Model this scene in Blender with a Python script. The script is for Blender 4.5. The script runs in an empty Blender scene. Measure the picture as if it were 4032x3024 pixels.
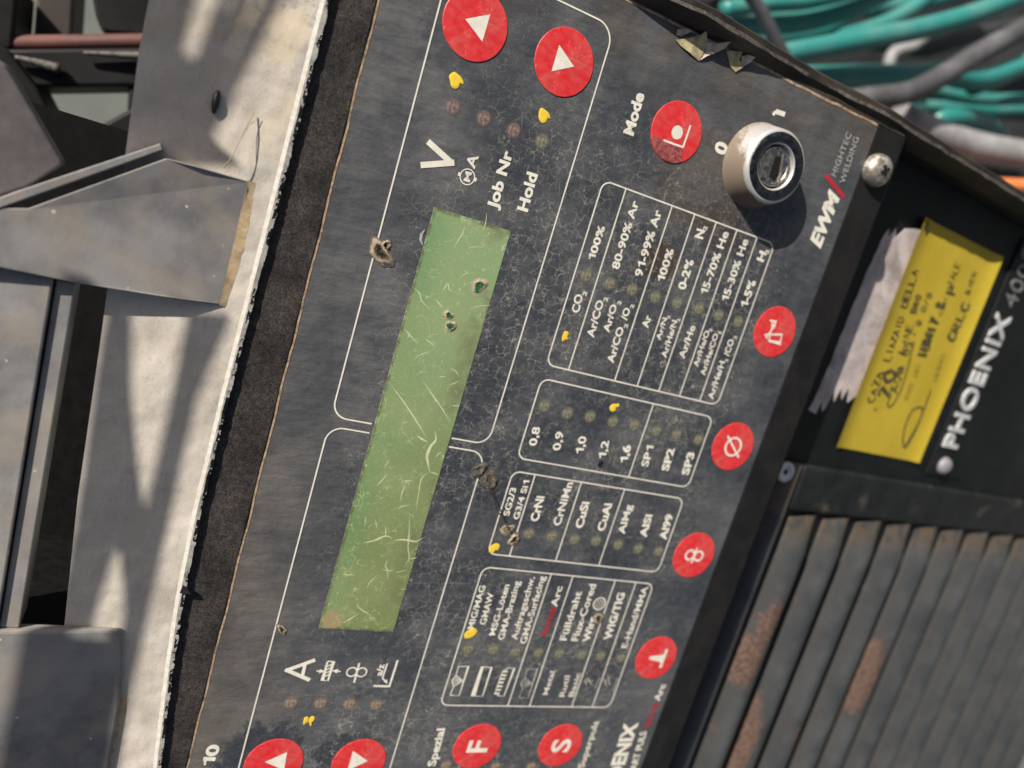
import bpy, bmesh, math, random
import numpy as np
from mathutils import Vector, Matrix, noise

# ------------------------------------------------------------------ frame of the machine
# All lengths below are millimetres in the machine's own frame: u = to the right along the control
# panel, v = up the panel, n = out of the panel towards the viewer.  S turns them into metres.
S = 0.001
ALPHA = math.radians(40)          # tilt of the control panel from horizontal
FR = Matrix.Translation((0, 0, 0.75)) @ Matrix(((1, 0, 0, 0),
      (0, math.cos(ALPHA), -math.sin(ALPHA), 0),
      (0, math.sin(ALPHA),  math.cos(ALPHA), 0),
      (0, 0, 0, 1)))
scene = bpy.context.scene
COL = scene.collection

# ------------------------------------------------------------------ camera
FPX, CX, CY = 2926.53, 2016.0, 1512.0
RC = np.array([[0.28741378, -0.88545406, 0.36519094],
               [-0.94285996, -0.19446169, 0.2705545],
               [-0.16854793, -0.42208501, -0.89075015]])
CC = np.array([45.397, 34.897, 157.026])
cam_d = bpy.data.cameras.new('camera'); cam = bpy.data.objects.new('camera', cam_d); COL.objects.link(cam)
cm = Matrix.Identity(4)
for i in range(3):
    cm[i][0] = RC[0][i]; cm[i][1] = -RC[1][i]; cm[i][2] = -RC[2][i]; cm[i][3] = CC[i] * S
cam.matrix_world = FR @ cm
cam_d.sensor_width = 36.0; cam_d.lens = FPX / 4032 * 36.0
cam_d.clip_start = 0.005; cam_d.clip_end = 500
cam_d.dof.use_dof = True; cam_d.dof.focus_distance = 0.158; cam_d.dof.aperture_fstop = 11.0
cam_d.dof.aperture_blades = 0
scene.camera = cam

# ------------------------------------------------------------------ light
SUN_P = Vector((1.3, 1.75, 1.0)).normalized()          # towards the sun, machine frame
SUN_W = (FR.to_3x3() @ SUN_P).normalized()
ld = bpy.data.lights.new('sun', 'SUN'); ld.energy = 5.0; ld.angle = math.radians(0.5); ld.color = (1.0, 0.94, 0.85)
lo = bpy.data.objects.new('sun', ld); COL.objects.link(lo)
lo.matrix_world = SUN_W.to_track_quat('Z', 'Y').to_matrix().to_4x4()
w = bpy.data.worlds.new('World'); scene.world = w; w.use_nodes = True
nt = w.node_tree
sky = nt.nodes.new('ShaderNodeTexSky'); sky.sky_type = 'NISHITA'; sky.sun_disc = False
sky.sun_elevation = math.asin(SUN_W.z); sky.sun_rotation = math.atan2(SUN_W.x, SUN_W.y)
sky.air_density = 0.6; sky.dust_density = 3.5; sky.ozone_density = 0.0
bg = nt.nodes['Background']; bg.inputs['Strength'].default_value = 0.05
nt.links.new(sky.outputs[0], bg.inputs[0])
scene.view_settings.view_transform = 'Standard'; scene.view_settings.look = 'None'
scene.view_settings.exposure = 0.62; scene.view_settings.gamma = 1.0
try:
    scene.cycles.max_bounces = 6; scene.cycles.transparent_max_bounces = 12
except Exception:
    pass
random.seed(7)

# ------------------------------------------------------------------ measuring helpers
def ray(x, y):
    return np.array([(x - CX) / FPX, (y - CY) / FPX, 1.0]) @ RC
def at(x, y, n=0.0):
    """point of the plane at height n seen at photo position x, y"""
    d = ray(x, y); s = (n - CC[2]) / d[2]; p = CC + d * s
    return Vector((p[0], p[1], p[2]))
L0, LV, LT = -12.0, -135.0, 0.12                      # the lower front leans back 7 degrees
def LN(v): return L0 + LT * (v - LV)
def atL(x, y, h=0.0):
    d = ray(x, y); s = (L0 + h + LT * (CC[1] - LV) - CC[2]) / (d[2] - LT * d[1]); p = CC + d * s
    return Vector((p[0], p[1], p[2]))
ZOOM = {'Z1': (1600, 450, 2.458), 'Z2': (1344, 0, 1.6458), 'Z3': (2688, 0, 1.6458), 'Z5': (1344, 1008, 1.6458),
        'Z6': (2688, 1008, 1.6458), 'ZA': (2100, 650, 2.212), 'ZB': (2100, 1050, 2.212), 'ZC': (1850, 1450, 1.951),
        'ZD': (1700, 2200, 2.013), 'ZE': (900, 2400, 2.458), 'ZF': (0, 2016, 1.6458), 'ZG': (2900, 400, 1.951),
        'ZH': (3000, 850, 1.5804), 'Z8': (1344, 2016, 1.6458), 'Z9': (2688, 2016, 1.6458), 'ZT': (2600, 0, 1.5447),
        'ZU': (0, 0, 2.0109), 'F': (0, 0, 1.0)}
def zp(z, p):
    a = ZOOM[z]; return a[0] + p[0] / a[2], a[1] + p[1] / a[2]
def Z(z, p, n=0.0): return at(*zp(z, p), n)
def ZL(z, p, h=0.0): return atL(*zp(z, p), h)

# ------------------------------------------------------------------ node helpers
def mat(name, build):
    m = bpy.data.materials.new(name); m.use_nodes = True
    t = m.node_tree; b = t.nodes['Principled BSDF']
    G = NG(t, b); build(G); return m
class NG:
    def __init__(s, t, b): s.t, s.b = t, b; s._c = None
    def n(s, typ, **k):
        x = s.t.nodes.new(typ)
        for a, v in k.items(): setattr(x, a, v)
        return x
    def put(s, sock, v):
        if hasattr(v, 'is_output'): s.t.links.new(v, sock)
        elif isinstance(v, (tuple, list)) and len(v) == 3 and sock.type == 'RGBA': sock.default_value = (*v, 1)
        else: sock.default_value = v
    def coord(s):
        if s._c is None:
            tc = s.n('ShaderNodeTexCoord'); mp = s.n('ShaderNodeVectorMath', operation='SCALE')
            s.t.links.new(tc.outputs['Object'], mp.inputs[0]); mp.inputs['Scale'].default_value = 1000.0
            s._c = mp.outputs[0]
        return s._c                                     # object position in millimetres
    def noise(s, scale, detail=3, rough=0.55, vec=None, dist=0.0):
        x = s.n('ShaderNodeTexNoise'); s.put(x.inputs['Vector'], vec or s.coord())
        x.inputs['Scale'].default_value = scale; x.inputs['Detail'].default_value = detail
        x.inputs['Roughness'].default_value = rough; x.inputs['Distortion'].default_value = dist
        return x.outputs['Fac']
    def noisec(s, scale, detail=2, vec=None):
        x = s.n('ShaderNodeTexNoise'); s.put(x.inputs['Vector'], vec or s.coord())
        x.inputs['Scale'].default_value = scale; x.inputs['Detail'].default_value = detail
        return x.outputs['Color']
    def ramp(s, f, a, b, lo=0.0, hi=1.0, smooth=True):
        x = s.n('ShaderNodeMapRange', interpolation_type='SMOOTHSTEP' if smooth else 'LINEAR')
        s.put(x.inputs['Value'], f)
        for k, v in (('From Min', a), ('From Max', b), ('To Min', lo), ('To Max', hi)): x.inputs[k].default_value = v
        return x.outputs[0]
    def m(s, op, a, b=0.0, clamp=False):
        x = s.n('ShaderNodeMath', operation=op, use_clamp=clamp); s.put(x.inputs[0], a); s.put(x.inputs[1], b); return x.outputs[0]
    def mix(s, f, a, b):
        x = s.n('ShaderNodeMix', data_type='RGBA'); s.put(x.inputs[0], f); s.put(x.inputs[6], a); s.put(x.inputs[7], b); return x.outputs[2]
    def vadd(s, a, b, op='ADD'):
        x = s.n('ShaderNodeVectorMath', operation=op); s.put(x.inputs[0], a); s.put(x.inputs[1], b); return x.outputs[0]
    def vscale(s, a, k):
        x = s.n('ShaderNodeVectorMath', operation='SCALE'); s.put(x.inputs[0], a); x.inputs['Scale'].default_value = k; return x.outputs[0]
    def xyz(s, vec=None):
        x = s.n('ShaderNodeSeparateXYZ'); s.put(x.inputs[0], vec or s.coord()); return x.outputs
    def voro(s, scale, vec=None, feature='DISTANCE_TO_EDGE', rnd=1.0):
        x = s.n('ShaderNodeTexVoronoi', feature=feature); s.put(x.inputs['Vector'], vec or s.coord())
        x.inputs['Scale'].default_value = scale; x.inputs['Randomness'].default_value = rnd; return x.outputs['Distance']
    def bump(s, h, strength=0.3, dist=0.0002, normal=None):
        x = s.n('ShaderNodeBump'); s.put(x.inputs['Height'], h); x.inputs['Strength'].default_value = strength
        x.inputs['Distance'].default_value = dist
        if normal is not None: s.put(x.inputs['Normal'], normal)
        return x.outputs[0]
    def blob(s, c, r):
        """soft ellipse mask on u, v: 1 inside, 0 outside, edge broken by noise"""
        X = s.xyz()
        a = s.m('DIVIDE', s.m('SUBTRACT', X[0], c[0]), r[0]); b = s.m('DIVIDE', s.m('SUBTRACT', X[1], c[1]), r[1])
        d = s.m('SQRT', s.m('ADD', s.m('MULTIPLY', a, a), s.m('MULTIPLY', b, b)))
        d = s.m('ADD', d, s.m('MULTIPLY', s.m('SUBTRACT', s.noise(0.30, 5, .7), 0.5), 1.7))
        return s.ramp(d, 0.75, 1.1, 1.0, 0.0)
    def attr(s, name):
        x = s.n('ShaderNodeAttribute'); x.attribute_name = name; return x.outputs['Fac']
    def out(s, color=None, rough=None, metal=None, normal=None, spec=None, alpha=None, coat=None):
        b = s.b
        for k, v in (('Base Color', color), ('Roughness', rough), ('Metallic', metal), ('Normal', normal),
                     ('Specular IOR Level', spec), ('Alpha', alpha), ('Coat Weight', coat)):
            if v is not None: s.put(b.inputs[k], v)

def simple(name, c, rough=0.5, var=0.25, scale=0.4, metal=0.0, bump=0.15, spec=0.5, dirt=None, dirtc=(.12, .10, .075)):
    def f(G):
        n = G.noise(scale, 5); fine = G.noise(scale * 9, 3)
        k = G.m('ADD', G.m('MULTIPLY', n, 0.7), G.m('MULTIPLY', fine, 0.3))
        col = G.mix(G.ramp(k, .3, .7), tuple(x * (1 - var) for x in c), tuple(min(1, x * (1 + var)) for x in c))
        if dirt: col = G.mix(G.ramp(G.noise(scale * .6, 6, .65), dirt, dirt + .15, 0, .8), col, dirtc)
        G.out(col, G.ramp(n, .3, .7, max(.05, rough - .08), min(1, rough + .1)), metal, G.bump(fine, bump, .0002), spec)
    return mat(name, f)

# ------------------------------------------------------------------ materials
def f_membrane(G):
    X = G.xyz(); P = G.coord()
    warp = G.vadd(P, G.vscale(G.vadd(G.noisec(0.7, 2), (.5, .5, .5), 'SUBTRACT'), 1.4))
    e1 = G.voro(0.43, warp)                                    # crazing, cells about 2.4 mm
    warp2 = G.vadd(P, G.vscale(G.vadd(G.noisec(1.3, 2), (.5, .5, .5), 'SUBTRACT'), .8))
    e2 = G.voro(0.88, warp2)
    c1 = G.ramp(e1, 0.006, 0.024, 1, 0); c2 = G.ramp(e2, 0.008, 0.034, 1, 0)
    gap = G.ramp(G.noise(0.36, 3), .40, .56); gap2 = G.ramp(G.noise(.42, 3, vec=G.vadd(P, (40, 9, 3))), .46, .62)
    area = G.noise(0.030, 4, .6, vec=G.vadd(P, (13, 5, 0)))
    fld = G.ramp(X[1], 6.0, -24.0)                             # the crazing thins out towards the upper edge
    fld2 = G.ramp(X[0], 96.0, 50.0, .15, 1.0)                  # and towards the right hand side
    dens = G.m('MULTIPLY', G.m('MULTIPLY', fld, fld2), G.ramp(area, .36, .56, .25, 1.0))
    dens = G.m('MULTIPLY', dens, G.ramp(X[1], -98.0, -114.0, 1.0, .12))
    crack = G.m('MULTIPLY', G.m('MAXIMUM', G.m('MULTIPLY', c1, gap), G.m('MULTIPLY', G.m('MULTIPLY', c2, gap2), .8)), dens, True)
    speck = G.ramp(G.voro(.8, feature='F1'), .05, .11, 1, 0)
    speck = G.m('MULTIPLY', speck, G.ramp(G.noise(0.12, 3), .50, .64))
    streak = G.noise(1.0, 5, .72, vec=G.vadd(G.vadd(P, (1.0, .10, 1.0), 'MULTIPLY'), (0, 7, 0)))
    hair = G.noise(1.6, 3, .7, vec=G.vadd(G.vadd(P, (.07, 1.0, 1.0), 'MULTIPLY'), (3, 0, 0)))
    dust = G.m('ADD', G.m('MULTIPLY', G.noise(0.05, 6, .65), .82), G.m('MULTIPLY', streak, .18))
    top = G.ramp(X[1], -34.0, 12.0, 0.0, .30); right = G.ramp(X[0], 60.0, 104.0, 0.0, .26)
    left = G.ramp(X[0], -40.0, -100.0, 0.0, .30)
    dk = G.m('ADD', G.m('ADD', G.ramp(dust, .38, .70, 0.0, .70), top), G.m('MAXIMUM', right, left))
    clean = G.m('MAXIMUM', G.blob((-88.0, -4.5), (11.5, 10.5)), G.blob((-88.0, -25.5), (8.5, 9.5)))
    wipe = G.m('MAXIMUM', G.blob((86, -12), (12, 16)), G.blob((-84, -72), (12, 26)))
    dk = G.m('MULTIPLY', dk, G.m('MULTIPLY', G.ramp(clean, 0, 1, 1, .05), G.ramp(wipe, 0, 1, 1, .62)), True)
    base = G.mix(G.ramp(G.noise(0.5, 4), .3, .7), (.028, .032, .039), (.041, .046, .055))
    brn = G.m('MULTIPLY', G.ramp(X[1], -20.0, 11.0), G.ramp(X[0], 30.0, -60.0, .25, 1.0))
    film = G.mix(brn, (.114, .115, .118), (.128, .114, .098))
    col = G.mix(dk, base, film)
    grain = G.ramp(G.noise(5.0, 2, .7), .50, .70, 0, .38)
    col = G.mix(G.m('MULTIPLY', grain, G.ramp(dk, 0, .7, .35, 1.0)), col, (.150, .140, .122))
    col = G.mix(G.ramp(hair, .66, .76, 0, .22), col, (.14, .135, .125))
    brown = G.m('MULTIPLY', G.ramp(X[0], 82.0, 104.0), G.ramp(G.noise(.09, 5, .65), .36, .60))
    brown = G.m('MAXIMUM', brown, G.m('MULTIPLY', G.blob((74, -72), (13, 13)), .75))
    col = G.mix(G.m('MULTIPLY', brown, .65), col, (.072, .058, .044))
    st = G.blob((53.5, -68.5), (5.0, 5.5))                      # oily brown spill across two rows of the table
    br2 = G.m('MAXIMUM', st, G.m('MULTIPLY', G.blob((66, -84), (7, 9)), .5))
    col = G.mix(G.m('MULTIPLY', br2, .75), col, G.mix(G.noise(1.5, 3), (.020, .013, .009), (.075, .042, .024)))
    col = G.mix(G.m('MULTIPLY', crack, .74), col, (.36, .345, .285))
    col = G.mix(G.m('MULTIPLY', speck, .6), col, (.30, .25, .17))
    leather = G.noise(2.2, 4, .6); wave = G.noise(0.22, 3, .5, vec=G.vadd(P, (1, .45, 1), 'MULTIPLY'))
    b1 = G.bump(wave, .45, .0014); b2 = G.bump(leather, .25, .00022, b1); b3 = G.bump(crack, .25, .0001, b2)
    G.out(col, G.ramp(dk, 0, 1, .34, .60), 0.0, b3, .5)
M = {}
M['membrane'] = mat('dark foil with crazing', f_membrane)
def f_print(c, wear=.62, wc=(.10, .09, .08), rough=.5):
    def f(G):
        n = G.noise(2.0, 5, .7); col = G.mix(G.ramp(G.noise(.35, 3), .3, .7), tuple(x * .86 for x in c), c)
        P = G.coord()
        e = G.voro(0.42, G.vadd(P, G.vscale(G.vadd(G.noisec(0.8, 3), (.5, .5, .5), 'SUBTRACT'), 2.2)))
        col = G.mix(G.ramp(n, wear, wear + .08, 0, .75), col, wc)
        G.out(col, rough, 0, G.bump(n, .1, .0001), .4)
    return f
M['print'] = mat('cream print', f_print((.74, .70, .60)))
M['print_dim'] = mat('dulled print', f_print((.40, .385, .35), .52))
M['red_print'] = mat('red print', f_print((.42, .02, .03), .60))
def f_red(G):
    P = G.coord(); n = G.noise(.5, 5, .65)
    sc = G.noise(1.2, 3, .6, vec=G.vadd(P, (1.0, .08, 1.0), 'MULTIPLY'))
    e = G.voro(.55, G.vadd(P, G.vscale(G.vadd(G.noisec(.9, 2), (.5, .5, .5), 'SUBTRACT'), 2.0)))
    cr = G.m('MULTIPLY', G.ramp(e, .01, .03, 1, 0), G.ramp(G.noise(.4, 2), .52, .62))
    col = G.mix(G.ramp(n, .35, .7), (.56, .018, .022), (.66, .045, .045))
    col = G.mix(G.m('MULTIPLY', G.ramp(sc, .62, .78), .25), col, (.62, .30, .24))
    col = G.mix(G.m('MULTIPLY', cr, .35), col, (.75, .40, .32))
    col = G.mix(G.ramp(G.noise(.14, 5, .7), .42, .70, 0, .30), col, (.36, .16, .13))
    col = G.mix(G.ramp(G.noise(1.6, 4, .7), .70, .76, 0, .5), col, (.22, .10, .07))
    G.out(col, .42, 0, G.bump(n, .12, .0003), .5)
M['red'] = mat('red button foil', f_red)
def f_redworn(G):
    n = G.noise(.9, 5, .7)
    G.out(G.mix(G.ramp(n, .35, .65), (.16, .022, .026), (.33, .10, .09)), .55, 0, G.bump(n, .3, .0003))
M['red_worn'] = mat('worn brown red', f_redworn)
def f_green(G):
    X = G.xyz(); P = G.coord(); n = G.noise(.05, 4, .6); f = G.noise(1.4, 4, .6)
    grad = G.m('ADD', G.ramp(X[0], -50.0, 50.0, 0.0, .5), G.m('MULTIPLY', n, .6))
    col = G.mix(G.ramp(grad, .2, .95), (.165, .210, .075), (.225, .330, .165))
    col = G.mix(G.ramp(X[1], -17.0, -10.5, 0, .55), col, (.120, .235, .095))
    col = G.mix(G.ramp(n, .42, .62, 0, .5), col, (.25, .295, .125))
    col = G.mix(G.ramp(f, .45, .75, 0, .35), col, (.33, .36, .24))
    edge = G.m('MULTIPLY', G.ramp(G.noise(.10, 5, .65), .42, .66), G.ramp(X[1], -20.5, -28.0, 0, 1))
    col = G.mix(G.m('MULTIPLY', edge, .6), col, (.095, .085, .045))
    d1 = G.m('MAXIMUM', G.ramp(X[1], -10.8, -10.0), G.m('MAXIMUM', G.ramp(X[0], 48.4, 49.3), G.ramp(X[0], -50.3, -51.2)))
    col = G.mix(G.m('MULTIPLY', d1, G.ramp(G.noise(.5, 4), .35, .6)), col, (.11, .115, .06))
    col = G.mix(G.blob((-49.3, -12.6), (2.6, 2.8)), col, (.30, .24, .12))
    w1 = G.vadd(P, G.vscale(G.vadd(G.noisec(0.5, 2), (.5, .5, .5), 'SUBTRACT'), 2.0))
    c1 = G.m('MULTIPLY', G.ramp(G.voro(.24, w1), .004, .014, 1, 0), G.ramp(G.noise(.30, 2, vec=G.vadd(P, (3, 8, 1))), .53, .60))
    c2 = G.m('MULTIPLY', G.ramp(G.voro(.50, w1), .006, .022, 1, 0), G.ramp(G.noise(.42, 2, vec=G.vadd(P, (9, 1, 4))), .56, .63))
    cc = G.m('MAXIMUM', c1, c2); col = G.mix(G.m('MULTIPLY', cc, .7), col, (.50, .52, .32))
    hair = G.noise(1.3, 3, .7, vec=G.vadd(P, (.06, 1.0, 1.0), 'MULTIPLY'))
    col = G.mix(G.ramp(hair, .64, .74, 0, .3), col, (.38, .42, .30))
    G.out(col, .38, 0, G.bump(f, .12, .0002), .5)
M['green'] = mat('green display', f_green)
M['green_deep'] = simple('wet green pit', (.022, .105, .035), .25, .5, 1.2)
M['scratch'] = simple('pale green scratch', (.50, .54, .30), .6, .2)
M['yellow'] = mat('yellow paint', f_print((.80, .56, .05), .70, (.25, .17, .02)))
def f_led(c):
    def f(G):
        tc = G.n('ShaderNodeTexCoord'); s = G.vscale(tc.outputs['Object'], 1000.0 / 2.1)
        ln = G.n('ShaderNodeVectorMath', operation='LENGTH'); G.put(ln.inputs[0], s)
        n = G.noise(1.3, 4, .65, vec=G.vadd(G.coord(), G.n('ShaderNodeObjectInfo').outputs['Location']))
        d = G.m('ADD', ln.outputs['Value'], G.m('MULTIPLY', G.m('SUBTRACT', n, .5), .7))
        a = G.m('MULTIPLY', G.ramp(d, .40, 1.0, 1, 0), G.ramp(n, .3, .6, .70, 1.0))
        G.out(G.mix(G.ramp(n, .4, .65), c, tuple(min(1, x * 1.9) for x in c)), .5, 0, None, .4, a)
    return f
M['led_green'] = mat('dull olive lamp', f_led((.150, .142, .098)))
M['led_red'] = mat('dull red brown lamp', f_led((.165, .115, .100)))
M['led_tan'] = mat('dull tan lamp', f_led((.190, .145, .110)))
def f_bezel(G):
    n = G.noise(.10, 6, .65); f = G.noise(2.2, 4, .75); X = G.xyz()
    f2 = G.noise(.7, 5, .7); dust = G.m('MULTIPLY', G.m('ADD', G.m('MULTIPLY', G.ramp(f, .40, .75), .55), G.m('MULTIPLY', G.ramp(f2, .25, .85), .45)), G.ramp(n, .25, .70, .30, 1))
    lft = G.ramp(X[1], -40.0, 12.0, .10, 1.0)
    dust = G.m('MULTIPLY', dust, lft)
    col = G.mix(G.ramp(n, .3, .7), (.0055, .0055, .006), (.011, .0105, .0105))
    col = G.mix(G.m('MULTIPLY', dust, .85), col, (.165, .140, .120))
    G.out(col, .5, 0, G.bump(f, .3, .0003), .25)
M['bezel'] = mat('black dusty bezel', f_bezel)
def f_wall(G):
    n = G.noise(.07, 6, .65); f = G.noise(1.3, 5, .7, vec=G.vadd(G.coord(), (1.0, .5, 1.0), 'MULTIPLY'))
    col = G.mix(G.ramp(n, .35, .65), (.014, .012, .011), (.040, .030, .022))
    col = G.mix(G.ramp(f, .58, .72, 0, .65), col, (.11, .082, .058))
    G.out(col, .55, 0, G.bump(f, .35, .0004), .4)
M['wall'] = mat('brown black wall', f_wall)
M['rim'] = simple('rubbed dusty rim', (.11, .095, .078), .6, .5, 1.2, dirt=.5, dirtc=(.02, .018, .016))
def f_tan(G):
    n = G.noise(.6, 5, .7); G.out(G.mix(G.ramp(n, .35, .65), (.26, .17, .10), (.46, .34, .22)), .8, 0, G.bump(n, .4, .0003), .2,
                                   G.ramp(G.noise(.25, 4, .65), .30, .50, .25, .95))
M['tan'] = mat('tan dust', f_tan)
def f_plate(G):
    X = G.xyz(); n = G.noise(.08, 6, .65); f = G.noise(1.6, 4, .7)
    col = G.mix(G.ramp(n, .3, .7), (.47, .42, .355), (.61, .555, .475))
    col = G.mix(G.ramp(f, .52, .72, 0, .45), col, (.30, .26, .21))
    gr = G.noise(.5, 5, .7, vec=G.vadd(G.coord(), (.25, 1.0, 1.0), 'MULTIPLY')); col = G.mix(G.ramp(gr, .55, .75, 0, .4), col, (.33, .29, .24))
    y = G.m('MULTIPLY', G.ramp(X[0], 40.0, 70.0), G.ramp(G.noise(.12, 4), .42, .6))
    col = G.mix(G.m('MULTIPLY', y, .55), col, (.56, .45, .29))
    g = G.m('MULTIPLY', G.ramp(X[0], 55.0, 80.0), G.ramp(G.noise(.16, 5, .65, vec=G.vadd(G.coord(), (5, 9, 0))), .5, .6))
    col = G.mix(G.m('MULTIPLY', g, .6), col, (.22, .225, .23))
    G.out(col, .45, 0, G.bump(f, .18, .0003, G.bump(G.noise(.05, 3), .5, .004)), .4)
M['plate'] = mat('light grey paint', f_plate)
def f_edge(G):
    P = G.coord(); n = G.noise(.30, 4, .65); n2 = G.noise(.9, 3, .6)
    chip = G.m('MULTIPLY', G.ramp(G.m('ADD', G.m('MULTIPLY', n, .65), G.m('MULTIPLY', n2, .35)), .50, .53), G.ramp(G.xyz()[2], 1.36, 1.25))
    col = G.mix(G.ramp(n2, .3, .7), (.66, .61, .50), (.80, .77, .70))
    G.out(G.mix(chip, col, (.012, .013, .016)), .5, 0, G.bump(chip, .5, .0003), .4)
M['edge'] = mat('chipped edge', f_edge)
def f_handle(G):
    X = G.xyz(); n = G.noise(.07, 5, .6); f = G.noise(1.1, 5, .7)
    col = G.mix(G.ramp(n, .32, .68), (.150, .148, .150), (.275, .265, .255))
    warm = G.m('MULTIPLY', G.ramp(G.noise(.09, 4, vec=G.vadd(G.coord(), (3, 21, 0))), .45, .65), .45)
    col = G.mix(warm, col, (.33, .28, .215))
    col = G.mix(G.ramp(f, .60, .72, 0, .35), col, (.38, .36, .33))
    sp = G.m('MULTIPLY', G.ramp(G.voro(.23, feature='F1'), .06, .10, 1, 0), G.ramp(G.noise(.35, 2), .5, .56))
    col = G.mix(sp, col, (.62, .50, .33))
    sp2 = G.m('MULTIPLY', G.ramp(G.voro(.28, vec=G.vadd(G.coord(), (31, 7, 0)), feature='F1'), .05, .085, 1, 0), G.ramp(G.noise(.3, 2, vec=G.vadd(G.coord(), (9, 2, 5))), .55, .6))
    col = G.mix(sp2, col, (.42, .17, .06))
    G.out(col, G.ramp(n, .3, .7, .30, .48), 0, G.bump(f, .12, .0003), .5)
M['handle'] = mat('dusty grey handle', f_handle)
M['groove'] = simple('dark groove', (.012, .012, .014), .6, .4)
M['rust_orange'] = simple('tan rust', (.62, .45, .26), .8, .35, .5)
M['void'] = simple('dark recess', (.006, .006, .006), .8, .4, spec=.1)
def f_chrome(G):
    X = G.xyz(); n = G.noise(.5, 5, .65); f = G.noise(3.0, 3, .7)
    d = G.m('ADD', G.m('MULTIPLY', G.ramp(X[0], 7.0, -8.0, .12, 1.15), G.ramp(X[2], 7.2, 5.0, 0, 1)), G.m('ADD', G.ramp(X[2], 4.5, 0.3, 0, .45), G.ramp(G.noise(.22, 4, .7), .45, .75, 0, .45)))
    dust = G.m('MULTIPLY', G.ramp(G.m('ADD', d, G.m('MULTIPLY', G.m('SUBTRACT', f, .5), .7)), .25, .70), .95)
    col = G.mix(dust, (.58, .565, .54), (.145, .108, .072))
    metal = G.ramp(dust, 0, 1, .55, 0)
    G.out(col, G.m('ADD', G.ramp(dust, 0, 1, .44, .8), G.ramp(f, .5, .8, 0, .12)), metal, G.bump(f, .12, .0002), .5)
M['chrome'] = mat('dusty chrome', f_chrome)
M['chrome_dark'] = simple('worn dark chrome', (.10, .10, .105), .34, .35, .7, metal=1.0, bump=.1)
M['steel_plug'] = simple('scratched steel', (.42, .39, .35), .34, .45, 1.0, metal=1.0, bump=.25, dirt=.52, dirtc=(.02, .02, .02))
M['zinc'] = simple('zinc screw', (.62, .60, .55), .38, .3, .8, metal=.7, bump=.35, dirt=.37, dirtc=(.22, .175, .115))
M['black'] = simple('black hole', (.006, .006, .006), .5, .3)
def f_lower(G):
    n = G.noise(.05, 6, .65); f = G.noise(1.5, 4, .7)
    col = G.mix(G.ramp(n, .35, .7), (.0055, .0068, .0075), (.011, .013, .0138))
    col = G.mix(G.ramp(f, .68, .76, 0, .35), col, (.06, .06, .05))
    G.out(col, .5, 0, G.bump(f, .12, .0002), .2)
M['lower'] = mat('dark front sheet', f_lower)
M['strip'] = simple('worn dark strip', (.013, .015, .016), .45, .45, .12, spec=.2, dirt=.56, dirtc=(.09, .08, .065))
M['letter'] = simple('brushed letter', (.62, .62, .62), .45, .2, 1.0, metal=.25)
M['letter_dim'] = simple('dim letter', (.20, .20, .20), .5, .3, 1.0, metal=.2)
def f_slat(G):
    X = G.xyz(); n = G.noise(.07, 6, .65); f = G.noise(1.1, 5, .7)
    col = G.mix(G.ramp(n, .3, .7), (.034, .038, .041), (.066, .070, .072))
    col = G.mix(G.ramp(f, .58, .74, 0, .30), col, (.13, .128, .118))
    low = G.m('MULTIPLY', G.ramp(G.attr('across'), .34, .04), G.ramp(n, .25, .55, .35, 1)); col = G.mix(G.m('MULTIPLY', low, .6), col, (.036, .032, .028))
    end = G.m('MULTIPLY', G.ramp(X[0], -22.0, -9.5), G.ramp(G.noise(.2, 4), .35, .55))
    col = G.mix(G.m('MULTIPLY', end, .8), col, (.095, .070, .048))
    def el(c, r): return G.blob(c, r)
    rb = None
    for c, r in RUST:
        q = G.blob(c, r); rb = q if rb is None else G.m('MAXIMUM', rb, q)
    rn = G.m('MULTIPLY', G.ramp(G.noise(.12, 6, .7), .63, .69), .7)
    rb = G.m('MAXIMUM', rb, rn)
    col = G.mix(rb, col, G.mix(G.ramp(G.noise(.9, 4, .7), .35, .65), (.045, .026, .020), (.120, .075, .056)))
    G.out(col, G.ramp(rb, 0, 1, .42, .8), 0, G.bump(G.m('ADD', f, rb), .3, .0003), .4)
RUST = [(tuple(ZL('Z9', (560, 720), 3))[:2], (9.0, 5.5)), (tuple(ZL('Z9', (420, 960), 3))[:2], (11, 5)),
        (tuple(ZL('Z9', (1180, 1070), 3))[:2], (17, 6)), (tuple(ZL('Z9', (390, 1500), 3))[:2], (18, 6)),
        (tuple(ZL('Z9', (730, 1440), 3))[:2], (9, 3))]
M['slat'] = mat('slat paint with rust', f_slat)
def f_note(G):
    X = G.xyz(); n = G.noise(.06, 4); col = G.mix(G.ramp(n, .3, .7), (.43, .315, .026), (.49, .365, .034))
    col = G.mix(G.ramp(G.noise(.5, 5, .7), .6, .75, 0, .35), col, (.48, .34, .03))
    G.out(col, .7, 0, G.bump(n, .15, .001), .25)
M['note'] = mat('yellow paper', f_note)
M['ink'] = simple('black ink', (.065, .055, .018), .5, .3)
M['ink_faint'] = simple('faint ink', (.22, .17, .02), .6, .3)
M['torn'] = simple('soiled white paper', (.46, .40, .38), .85, .30, .12, bump=.5, dirt=.52, dirtc=(.26, .22, .19))
M['leaf'] = simple('dry leaf', (.40, .34, .18), .7, .45, .5)
M['leaf2'] = simple('grey dry leaf', (.44, .37, .30), .75, .4, .6)
M['straw'] = simple('straw', (.26, .19, .09), .7, .4)
M['seed'] = simple('dark seed', (.012, .011, .010), .4, .4)
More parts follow.
